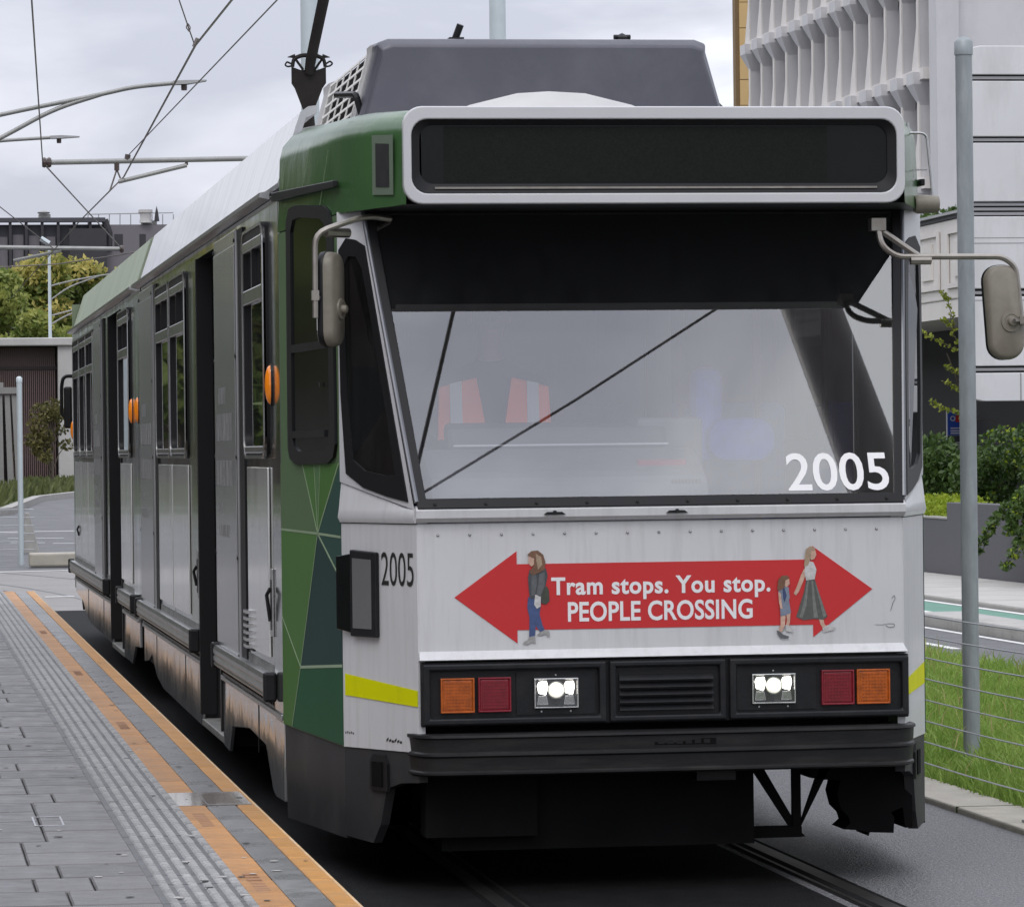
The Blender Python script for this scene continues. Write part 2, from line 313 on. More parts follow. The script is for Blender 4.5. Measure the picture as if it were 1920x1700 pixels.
# equipment box with an open cover and a black pocket on the left corner
bx = cs_plate('lamp_pocket', 'black', [(.49, 1.017), (.49, 1.361), (.83, 1.369), (.83, 1.016)], .001, .022, -1, chamf, bevel=.006)
cs_plate('pocket_recess', 'int_grey', [(.535, 1.05), (.535, 1.33), (.785, 1.335), (.785, 1.05)], .0235, .002, -1, chamf, par=bx)
T(MB().plate([chamf(.835, 1.03, .016), chamf(.835, 1.352, .016), chamf(.975, 1.34, .035), chamf(.975, 1.045, .035)], (.004, -.01, 0)), 'pocket_cover', 'display', bx)
for k in range(5): cs_plate('scuff', 'numblack', [(.86+k*.025, .615+.004*(k % 2)), (.86+k*.025, .622+.005*(k % 2)), (.872+k*.025, .622), (.872+k*.025, .615)], .001, .0008, -1, chamf)
for k in range(6): cs_plate('scuff', 'numblack', [(.22+k*.035, .60+.005*(k % 3)), (.22+k*.035, .609+.005*(k % 3)), (.245+k*.035, .609), (.245+k*.035, .60)], .001, .0008, -1, chamf)

# --- front -----------------------------------------------------------
ap = T(MB().box(-.99, .99, 0, .03, .935, 1.479), 'front_apron', 'white', bevel=.008)
T(MB().loft([[(x, y, z) for y, z in ((.03, 1.483), (-.012, 1.483), (-.032, 1.50), (-.034, 1.53), (-.012, 1.548), (.05, 1.548))] for x in (-.994, 0, .994)]), 'windscreen_ledge', 'white', smooth=40)
T(MB().hexa([(-.988, -.004, .931), (.998, -.004, .931), (.998, .03, .931), (-.988, .03, .931), (-.988, -.034, .937), (.998, -.034, .937), (.985, -.001, .972), (-.985, -.001, .972)]), 'apron_lip', 'white', bevel=.003)
for k in range(15):
    x = -.905+k*.1275
    T(MB().lathe([(.0065, 0), (.0065, -.002), (.004, -.005), (.0, -.006)], (x, .0, 1.432), 'Y', 8), 'rivet', 'alu', ap)
for x in (-.44, .055):
    T(MB().plate([(x-.045, -.036, 1.508), (x+.045, -.036, 1.508), (x+.03, -.036, 1.519), (x-.03, -.036, 1.519)], (0, -.006, 0)).lathe([(.009, -.012), (.009, 0)], (x, -.036, 1.516), 'Y', 8), 'wiper_stop', 'black')
# windscreen: a raked trapezoid
B0, B1, T1, T0 = Vector((-.978, -.006, 1.558)), Vector((.978, -.006, 1.558)), Vector((1.118, .53, 2.75)), Vector((-1.118, .53, 2.75))
wn = (B1-B0).cross(T0-B0).normalized()     # faces forward and up
if wn.y > 0: wn = -wn
def ws(u, v, off=0): return tuple((B0.lerp(B1, u)).lerp(T0.lerp(T1, u), v)+wn*off)
wsf = T(MB().ring([ws(-.006, -.022), ws(1.006, -.022), ws(1.006, 1.0), ws(-.006, 1.0)], [ws(.014, .012), ws(.986, .012), ws(.986, .985), ws(.014, .985)], wn*.016), 'windscreen_frame', 'rubber', bevel=.003)
T(MB().poly([ws(.010, .008, .006), ws(.990, .008, .006), ws(.990, .99, .006), ws(.010, .99, .006)]), 'windscreen', 'screen', wsf)
for u in np.linspace(.03, .97, 10): T(MB().lathe([(.006, -.008), (.006, .0)], ws(u, -.006, .017), 'Y', 6), 'screw', 'numblack', wsf)
for sx, u in ((-1, 0), (1, 1)):
    T(MB().tube([Vector(ws(u, .0, .012))+Vector((sx*.013, 0, 0)), Vector(ws(u, 1, .012))+Vector((sx*.013, 0, 0))], .010, 8), 'pillar_strip', 'pillarmetal', wsf)
    # quarter window between the windscreen and the corner post (a slightly twisted patch)
    def qp(a, b, off=0, sx=sx):
        lo = Vector((sx*(.998+(C1[0]-.998)*a), C1[1]*a, 1.535+.11*a)); t0 = Vector((sx*1.134, .535, 2.75)); t1 = Vector((sx*C1[0], C1[1], 2.75))
        n = Vector((sx*C1[1], -(C1[0]-A_[0]), 0)).normalized()
        return tuple(lo.lerp(t0.lerp(t1, a), b)+n*off)
    outer = [(.0, .0), (.33, .0), (.66, .0), (1, 0), (1, .33), (1, .66), (1, 1), (.66, 1), (.33, 1), (0, 1), (0, .66), (0, .33)]
    mid = [(.05, .02), (.33, .012), (.66, .012), (.90, .04), (.955, .33), (.955, .66), (.93, .86), (.66, .905), (.33, .90), (.05, .88), (.05, .66), (.05, .33)]
    inr = [(.17, .10), (.33, .085), (.62, .075), (.80, .10), (.85, .33), (.84, .66), (.80, .80), (.62, .84), (.38, .84), (.24, .80), (.2, .66), (.17, .33)]
    T(MB().ring([qp(a, b) for a, b in outer], [qp(a, b) for a, b in mid], offv(chamf, sx, .004)), 'quarter_surround', 'white_hood', smooth=50)
    qf = T(MB().ring([qp(a, b) for a, b in mid], [qp(a, b) for a, b in inr], offv(chamf, sx, .009)), 'quarter_window', 'rubber', smooth=50)
    T(MB().poly([qp(a, b, .002) for a, b in inr]), 'pane', 'qpane', qf)
# fleet numbers and lettering
def text(body, name, m, par, u0, du, dv, w, h, bold=0, thick=.001, space=1.0):
    """lettering fitted into a w x h box whose lower left corner is u0"""
    cu_ = bpy.data.curves.new('txt', 'FONT'); cu_.body = body; cu_.size = 1; cu_.offset = bold; cu_.space_character = space; cu_.resolution_u = 4
    to = bpy.data.objects.new('txt', cu_); C.objects.link(to); dg = bpy.context.evaluated_depsgraph_get()
    me = bpy.data.meshes.new_from_object(to.evaluated_get(dg)); bpy.data.objects.remove(to); bpy.data.curves.remove(cu_)
    co = np.array([v.co[:2] for v in me.vertices]); mn, mxv = co.min(0), co.max(0)
    du, dv = Vector(du), Vector(dv); nn = du.cross(dv).normalized()
    for v in me.vertices:
        p = ((v.co.x-mn[0])/(mxv[0]-mn[0])*w, (v.co.y-mn[1])/(mxv[1]-mn[1])*h)
        v.co = Vector(u0)+du*p[0]+dv*p[1]
    me.name = name
    if ' ' not in body: return link(name, me, K[m], par)
    bm = bmesh.new(); bm.from_mesh(me); left = set(bm.verts); isl = []      # one part per word
    while left:
        st = [left.pop()]; comp = list(st)
        while st:
            for e_ in st.pop().link_edges:
                for w_ in e_.verts:
                    if w_ in left: left.discard(w_); st.append(w_); comp.append(w_)
        xs_ = [(v.co-Vector(u0)).dot(du) for v in comp]; isl.append((min(xs_), max(xs_), comp))
    isl.sort(key=lambda t: t[0]); groups = []; thr = h*.22
    for a, b, c in isl:
        if groups and a-groups[-1][0] < thr: groups[-1][0] = max(b, groups[-1][0]); groups[-1][1] += c
        else: groups.append([b, list(c)])
    for _, vs_ in groups:
        st = set(vs_); idx = {v: i for i, v in enumerate(vs_)}
        m2 = bpy.data.meshes.new(name); m2.from_pydata([v.co[:] for v in vs_], [], [[idx[v] for v in f.verts] for f in bm.faces if f.verts[0] in st]); link(name, m2, K[m], par)
    bm.free()
dv = (T0-B0).normalized()
text('2005', 'fleet_number', 'letter', wsf, Vector(ws(.765, .022, .008)), (1, 0, 0), Vector((0, dv.y, dv.z)).normalized(), .42, .168, bold=.012)
dch = (Vector(chamf(0, 0))-Vector(chamf(1, 0))).normalized()
text('2005', 'fleet_number', 'numblack', ap, Vector(chamf(.462, 1.228, .002)), dch, (0, 0, 1), .272, .135, bold=.0)
sg = T(MB().plate([(x, -.0006, z) for x, z in ((-.842, 1.184), (-.59, 1.364), (-.59, 1.3125), (.614, 1.3125), (.614, 1.367), (.86, 1.19), (.614, 1.0), (.614, 1.05), (-.59, 1.05), (-.59, .997))], (0, -.0015, 0)), 'arrow_sign', 'red', label='red double-headed arrow sign reading Tram stops. You stop. PEOPLE CROSSING')
text('Tram stops. You stop.', 'lettering', 'letter', sg, (-.452, -.0035, 1.165), (1, 0, 0), (0, 0, 1), .892, .092, bold=.028, space=1.08)
text('PEOPLE CROSSING', 'lettering', 'letter', sg, (-.386, -.0035, 1.079), (1, 0, 0), (0, 0, 1), .752, .080, bold=.022, space=1.02)
# printed walkers on the sign: flat print, one piece per garment
PR = {'skin': (.52, .33, .25), 'hair': (.16, .08, .045), 'blond': (.33, .24, .16), 'jacket': (.055, .06, .065), 'jeans': (.05, .08, .19), 'boot': (.30, .29, .28), 'bag': (.05, .055, .04), 'shirt': (.50, .49, .48), 'skirt': (.085, .088, .078), 'fold': (.16, .165, .15), 'kid': (.17, .20, .26), 'shoe': (.45, .44, .43), 'fold2': (.10, .105, .11), 'shade': (.035, .055, .13)}
for k, c in PR.items(): K['p_'+k] = pm('print_'+k, c, .45, var=.25, scale=55)
def prints(items, x0, z0, s):
    for i, (nm, m, pts) in enumerate(items):
        T(MB().plate([(x0+px*s, -.0036-.0003*i, z0-pz*s) for px, pz in pts], (0, -.0002, 0)), nm, 'p_'+m, sg)
s_ = .00215            # metres per photo pixel on the front panel
# figure 1 walks left, seen from her left side (pixels measured from its top left)
prints([('printed_leg', 'jeans', [(22, 90), (40, 92), (36, 118), (42, 140), (48, 152), (42, 158), (30, 142), (24, 118)]), ('printed_boot', 'boot', [(36, 152), (46, 147), (54, 150), (55, 160), (50, 160), (48, 155), (38, 158), (30, 157)]),
        ('printed_leg', 'jeans', [(15, 86), (34, 90), (30, 120), (27, 160), (16, 162), (17, 125), (13, 105)]), ('printed_boot', 'boot', [(16, 160), (27, 158), (28, 172), (24, 172), (22, 169), (14, 174), (4, 173), (6, 169), (14, 165)]),
        ('printed_coat', 'jacket', [(18, 36), (40, 30), (49, 34), (52, 46), (48, 66), (44, 84), (38, 92), (18, 88), (16, 70), (15, 50)]), ('printed_fold', 'fold2', [(22, 44), (30, 40), (32, 60), (28, 82), (21, 84)]),
        ('printed_bag', 'bag', [(40, 76), (50, 66), (54, 74), (55, 94), (48, 100), (40, 98)]), ('printed_sleeve', 'shirt', [(28, 82), (39, 84), (38, 104), (31, 108), (26, 100)]), ('printed_arm', 'fold2', [(36, 44), (47, 40), (46, 66), (38, 86), (30, 82), (34, 62)]),
        ('printed_face', 'skin', [(17, 10), (30, 8), (28, 24), (22, 30), (18, 26), (16, 18)]), ('printed_hair', 'hair', [(14, 8), (22, 1), (34, 0), (44, 8), (48, 22), (46, 36), (34, 42), (24, 46), (18, 40), (26, 28), (27, 15), (18, 11)]), ('printed_strand', 'blond', [(30, 6), (40, 12), (42, 26), (34, 36), (31, 20)])], -.578, 1.366, s_)
# figure 2 with a child, walking right
prints([('printed_leg', 'skin', [(88, 128), (96, 126), (100, 146), (106, 152), (99, 157), (92, 146)]), ('printed_shoe', 'shoe', [(96, 154), (106, 148), (116, 151), (122, 153), (118, 158), (106, 160), (98, 162)]),
        ('printed_skirt', 'skirt', [(66, 62), (82, 60), (88, 80), (98, 110), (106, 132), (98, 138), (80, 136), (60, 138), (46, 132), (54, 108), (62, 84)]), ('printed_fold', 'fold', [(68, 66), (71, 64), (66, 110), (58, 134), (52, 132), (60, 108)]), ('printed_fold', 'fold', [(76, 64), (79, 64), (84, 110), (88, 134), (80, 134), (78, 108)]), ('printed_fold', 'fold', [(83, 70), (85, 72), (98, 112), (104, 130), (98, 134), (92, 108)]), ('printed_arm', 'skin', [(62, 42), (68, 46), (60, 66), (52, 84), (46, 92), (42, 88), (50, 70), (56, 54)]),
        ('printed_shirt', 'shirt', [(64, 32), (72, 28), (80, 30), (86, 44), (82, 62), (66, 64), (63, 50)]), ('printed_face', 'skin', [(76, 6), (84, 8), (86, 16), (82, 24), (76, 26), (73, 14)]), ('printed_hair', 'blond', [(66, 6), (74, 0), (83, 3), (84, 8), (77, 10), (75, 22), (70, 36), (62, 38), (64, 20)]),
        ('printed_leg', 'skin', [(16, 128), (26, 126), (24, 148), (18, 160), (12, 158), (16, 144)]), ('printed_leg', 'skin', [(27, 126), (35, 124), (34, 140), (32, 150), (26, 148), (28, 138)]), ('printed_shoe', 'fold2', [(8, 156), (14, 158), (20, 164), (32, 168), (30, 172), (16, 171), (10, 164)]), ('printed_shoe', 'shoe', [(25, 146), (32, 148), (40, 156), (38, 160), (26, 158)]),
        ('printed_shorts', 'kid', [(14, 100), (32, 98), (36, 124), (26, 128), (16, 130)]), ('printed_shirt', 'kid', [(12, 78), (20, 72), (32, 76), (34, 96), (30, 104), (16, 106)]), ('printed_fold', 'shade', [(20, 78), (24, 77), (28, 92), (24, 104), (21, 96)]), ('printed_arm', 'skin', [(12, 84), (17, 88), (18, 104), (20, 116), (16, 116), (13, 104)]),
        ('printed_face', 'skin', [(26, 58), (33, 60), (34, 70), (28, 76), (23, 72)]), ('printed_hair', 'hair', [(12, 62), (20, 54), (30, 54), (34, 60), (26, 63), (24, 76), (16, 82), (10, 80)])], .445, 1.366, s_)

# scratches and a wire scar at the right of the apron
T(MB().tube(arc([(.935, -.001, 1.10), (.945, -.002, 1.135), (.955, -.002, 1.15), (.95, -.002, 1.165), (.94, -.001, 1.15)], .01), .0011, 5).tube(arc([(.90, -.001, 1.045), (.925, -.002, 1.05), (.95, -.002, 1.048), (.95, -.002, 1.036), (.925, -.002, 1.034), (.915, -.001, 1.042)], .01), .0011, 5).tube([(.87, -.0005, 1.046), (.90, -.001, 1.045)], .0012, 4), 'wire_scar', 'grime', ap)
# --- black lamp panel --------------------------------------------------
lp = T(MB().box(-.982, 1.004, -.012, .03, .672, .928), 'lamp_panel', 'black', bevel=.006)
def frame(mb, x0, x1, z0, z1, w, y0, y1):
    return mb.ring([(x0, y1, z0), (x1, y1, z0), (x1, y1, z1), (x0, y1, z1)], [(x0+w, y1, z0+w), (x1-w, y1, z0+w), (x1-w, y1, z1-w), (x0+w, y1, z1-w)], (0, y0-y1, 0))
T(frame(frame(frame(MB(), -.976, -.240, .678, .922, .028, -.042, -.012), -.225, .248, .678, .922, .026, -.038, -.012), .262, .998, .678, .922, .028, -.042, -.012), 'panel_moulding', 'black', lp, bevel=.008)
T(MB().box(-.60, -.282, -.018, -.012, .714, .884), 'lamp_mount', 'black', lp); T(MB().box(.294, .62, -.018, -.012, .714, .884), 'lamp_mount', 'black', lp)
def square_lens(x0, x1, z0, z1, m, nm, lab=None):
    l = T(MB().box(x0, x1, -.034, -.0125, z0, z1), nm, m, bevel=.008, label=lab)
    b = MB(); w = .004; n_ = 9
    for k in range(n_):       # moulded prism bars
        xx = x0+.014+(x1-x0-.028)*k/(n_-1); b.box(xx-w/2, xx+w/2, -.0362, -.034, z0+.014, z1-.014)
        zz = z0+.014+(z1-z0-.028)*k/(n_-1); b.box(x0+.012, x1-.012, -.0365, -.034, zz-w/2, zz+w/2)
    T(b, 'prism_ribs', m, l); T(frame(MB(), x0-.004, x1+.004, z0-.004, z1+.004, .007, -.038, -.0125), 'lens_rim', m, l, bevel=.002)
square_lens(-.901, -.774, .731, .861, 'orange_lens', 'indicator'); square_lens(-.751, -.627, .732, .862, 'red_lens', 'tail_lamp')
square_lens(.643, .769, .732, .864, 'red_lens', 'tail_lamp'); square_lens(.788, .917, .733, .865, 'orange_lens', 'indicator')
for x0 in (-.530, .354):
    x1 = x0+.178; z0, z1 = .738, .858; xm = (x0+x1)/2
    h = T(frame(MB(), x0, x1, z0, z1, .006, -.036, -.018), 'headlight', 'chrome', bevel=.002, label='lit rectangular headlight')
    T(MB().box(x0+.005, x1-.005, -.0195, -.0182, z0+.005, z1-.005), 'reflector', 'black', h)
    for a in (x0+.012, x1-.058):
        T(MB().plate([(a+.006, -.020, z0+.060), (a+.036, -.020, z0+.052), (a+.044, -.020, z0+.085), (a+.040, -.020, z1-.012), (a+.008, -.020, z1-.014), (a+.001, -.020, z0+.09)], (0, -.010, 0)), 'lit_reflector', 'lampglow', h, bevel=.004)
        T(MB().plate([(a, -.020, z0+.014), (a+.046, -.020, z0+.014), (a+.040, -.020, z0+.05), (a+.006, -.020, z0+.05)], (0, -.005, 0)), 'chrome_bowl', 'chrome', h, bevel=.002)
    T(MB().lathe([(.031, 0), (.031, -.012), (.026, -.019), (.014, -.023), (0, -.024)], (xm, -.0196, z1-.047), 'Y', 24), 'projector_lens', 'lamplens', h, smooth=60)
    T(MB().lathe([(.036, 0), (.036, -.013), (.032, -.013), (.032, 0)], (xm, -.0196, z1-.047), 'Y', 24), 'projector_ring', 'chrome', h, smooth=40)
    T(MB().box(x0+.004, x1-.004, -.037, -.0362, z0+.004, z1-.004), 'lens_cover', 'cleanpane', h)
    for a, b in ((xm, z1+.012), (x0+.03, z0-.012), (x1-.03, z0-.012)): T(MB().lathe([(.004, -.004), (.004, 0)], (a, -.018, b), 'Y', 6), 'screw', 'alu', h)
gr = T(MB().box(-.186, .196, -.016, -.012, .70, .88), 'vent_grille', 'rubber')
for k in range(5):
    z = .728+k*.030
    T(MB().plate([(-.186, -.0165, z), (-.186, -.040, z-.004), (-.186, -.0165, z+.018)], (.382, 0, 0)), 'louvre', 'black', gr)
# --- bumper ------------------------------------------------------------
def bump_loop(z, grow):
    p = [(-1.02, .10), (-1.01, .03), (-.985, -.04), (-.93, -.080), (-.5, -.10), (0, -.105), (.5, -.10), (.94, -.080), (.995, -.04), (1.03, .03), (1.04, .10)]
    return [(x*(1+grow*.5), y-grow, z) for x, y in p]
bz = [(.645, -.005), (.642, .012), (.632, .014), (.626, .004), (.575, .0), (.568, .008), (.56, .009), (.552, .0), (.50, -.004), (.494, .004), (.486, .004), (.478, -.01)]
bp = T(MB().loft([bump_loop(z, g) for z, g in bz], closed=False, cap=False).poly(bump_loop(.645, -.005)).poly(bump_loop(.478, -.01)), 'bumper', 'bumper', smooth=35)
T(MB().box(-.06, .19, -.1065, -.09, .588, .612), 'number_slot', 'under', bp)
for k in range(6): T(MB().box(-.045+k*.037, -.02+k*.037, -.1078, -.1066, .592, .608), 'slot_bar', 'rubber', bp)
# --- destination hood ---------------------------------------------------
def hood(y, w, zt, r):
    h = [(w, 2.745)]
    for k in range(5):
        a = R(k*22.5); h.append((w-.012-r*1.25+r*1.25*math.cos(a), zt-r+r*math.sin(a)))
    h.append((w*.45, zt+.004))
    return [(-x, y, z) for x, z in h] + [(x, y, z) for x, z in reversed(h)]
hl = [hood(.004, 1.016, 3.10, .085), hood(.03, 1.022, 3.122, .10), hood(.30, 1.125, 3.142, .11), hood(.60, 1.224, 3.158, .12), hood(1.3, 1.279, 3.185, .13), hood(2.04, 1.337, 3.215, .15)]
hd = T(MB().loft(hl, cap=False, closed=False), 'destination_hood', 'green', smooth=50)
T(MB().poly([(-1.016, .006, 2.747), (1.016, .006, 2.747), (1.223, .60, 2.747), (1.223, .75, 2.747), (-1.223, .75, 2.747), (-1.223, .60, 2.747)]), 'hood_underside', 'hoodunder', hd)
def rrz(w, h, r, cx, cz, y, n=6): return [(cx+a, y, cz+b) for a, b in rr(w, h, r, n)]
T(MB().ring(rrz(2.040, .388, .075, -.006, 2.940, -.012), rrz(1.974, .296, .065, -.006, 2.935, -.012), (0, .045, 0)), 'sign_surround', 'white_hood', hd, smooth=40, bevel=.005)
T(MB().ring(rrz(1.976, .298, .065, -.006, 2.935, -.004), rrz(1.905, .235, .055, -.006, 2.944, .014), (0, .02, 0)), 'sign_gasket', 'rubber', hd, smooth=50)
sgn = T(MB().box(-.95, .95, .020, .026, 2.80, 3.08), 'destination_sign', 'display', hd)
T(MB().box(-.86, .70, .0185, .0198, 2.835, 3.055), 'led_matrix', 'led', hd)
T(MB().box(-.90, .90, -.001, .006, 2.806, 2.814), 'sill_trim', 'steel', hd)
cs_plate('gutter_trim', 'black', [(-.02, 2.852), (1.04, 2.885), (1.04, 2.925), (-.02, 2.88)], .002, .02, -1, par=hd, bevel=.004)
cs_plate('gutter_trim', 'black', [(-.02, 2.852), (1.04, 2.885), (1.04, 2.925), (-.02, 2.88)], .002, .02, 1, par=hd, bevel=.004)
# plain reader plate on the hood's left cheek (its code is left out)
def cheek(t, z, o): 
    x, y = lerp((1.122, .30), (1.022, .03), t); n = Vector((.27, -.103)).normalized(); return (-(x+n[0]*o), y+n[1]*o, z)
T(MB().plate([cheek(.10, 2.80, .003), cheek(.72, 2.79, .003), cheek(.72, 3.03, .003), cheek(.10, 3.04, .003)], Vector(cheek(0, 0, .004))-Vector(cheek(0, 0, 0))), 'reader_plate', 'readerframe', hd)
T(MB().plate([cheek(.22, 2.83, .0075), cheek(.62, 2.823, .0075), cheek(.62, 2.995, .0075), cheek(.22, 3.005, .0075)], Vector(cheek(0, 0, .002))-Vector(cheek(0, 0, 0))), 'reader_face', 'skirt', hd)
for (a, b) in (((.30, 2.75), (.12, 3.02)), ((.55, 2.90), (.42, 3.06)), ((.9, 2.93), (.86, 3.03))):
    cs_plate('livery_line', 'gline', [(a[0], a[1]), (a[0]-.006, a[1]), (b[0]-.006, b[1]), (b[0], b[1])], .004, .001, -1, par=hd)
# side lamp and hoop on the right cheek
T(MB().tube(arc([(1.14, .42, 3.06), (1.215, .42, 3.06), (1.24, .42, 2.78), (1.15, .42, 2.78)], .03), .005, 6).tube([(1.13, .40, 3.10), (1.15, .40, 2.86)], .006, 6).box(1.12, 1.215, .41, .43, 2.905, 2.91), 'lamp_guard', 'alu', hd)
T(MB().lathe([(0, 0), (.034, .0), (.04, .012), (.036, .10), (0, .11)], (1.16, .42, 2.765), 'X', 12), 'side_lamp', 'mirror_back', hd, smooth=40)
# --- mirrors -------------------------------------------------------------
ml_ = T(MB().tube(arc([(-1.02, .50, 2.715), (-1.12, .42, 2.725), (-1.235, .36, 2.69), (-1.345, .35, 2.65), (-1.347, .35, 2.31)], .07), .0125, 8).tube([(-1.20, .42, 2.655), (-1.30, .36, 2.655)], .02, 8), 'left_mirror', 'steel', smooth=40)
def mirror_head(c, w, h, d, tilt, yawa, par):
    pts = rr(w, h, min(w, h)*.42, 6); Mx = Matrix.Translation(c) @ Matrix.Rotation(yawa, 4, 'Z') @ Matrix.Rotation(tilt, 4, 'Y')
    def lp_(s, y, ox=0): return [tuple(Mx @ Vector((a*s+ox, y, b*(1-(1-s)*.4)))) for a, b in pts]
    o = T(MB().loft([lp_(.80, -d*.62), lp_(.93, -d*.5), lp_(1.0, -d*.2), lp_(1.0, d*.25), lp_(.98, d*.3)]), 'mirror_housing', 'mirror_back', par, smooth=60)
    T(MB().loft([lp_(1.012, -d*.05), lp_(1.03, .0), lp_(1.03, d*.2), lp_(1.0, d*.32)]), 'mirror_rim', 'rubber', o, smooth=50)
    T(MB().loft([lp_(.95, d*.32), lp_(.95, d*.36)]), 'mirror_face', 'mirror_glass', o)
    b = MB()
    prof = [(.045, -.58), (.043, -.72), (.030, -.74), (.028, -.70), (.018, -.72), (.016, -1.0), (.0, -1.05)]
    loops = [[tuple(Mx @ Vector((w*.12+r_*math.cos(a), y_*d, -.04+r_*math.sin(a)))) for a in [2*math.pi*k/16 for k in range(16)]] for r_, y_ in prof]
    T(b.loft(loops), 'mirror_boss', 'mirror_back', o, smooth=40)
    return o
mirror_head(Vector((-1.283, .42, 2.386)), .15, .385, .07, 0, R(62), ml_)
T(MB().box(-1.362, -1.332, .335, .365, 2.38, 2.42).tube([(-1.347, .35, 2.40), (-1.29, .385, 2.375)], .008, 6), 'mirror_clamp', 'steel', ml_)
mr_ = T(MB().tube(arc([(.93, .12, 2.665), (.938, .10, 2.58), (1.0, .10, 2.533), (1.447, .10, 2.531), (1.50, .10, 2.49), (1.53, .10, 2.20)], .07), .0125, 8).tube([(.945, .12, 2.64), (1.115, .10, 2.52)], .013, 8).tube([(1.06, .10, 2.518), (1.145, .10, 2.518)], .018, 8).box(.90, .96, .1, .16, 2.64, 2.69), 'right_mirror', 'steel', smooth=40)
mirror_head(Vector((1.452, .13, 2.305)), .152, .385, .07, R(-4), R(3), mr_)
T(MB().box(1.505, 1.545, .06, .12, 2.255, 2.285).tube([(1.475, .04, 2.268), (1.525, .09, 2.27)], .009, 6), 'mirror_clamp', 'steel', mr_)

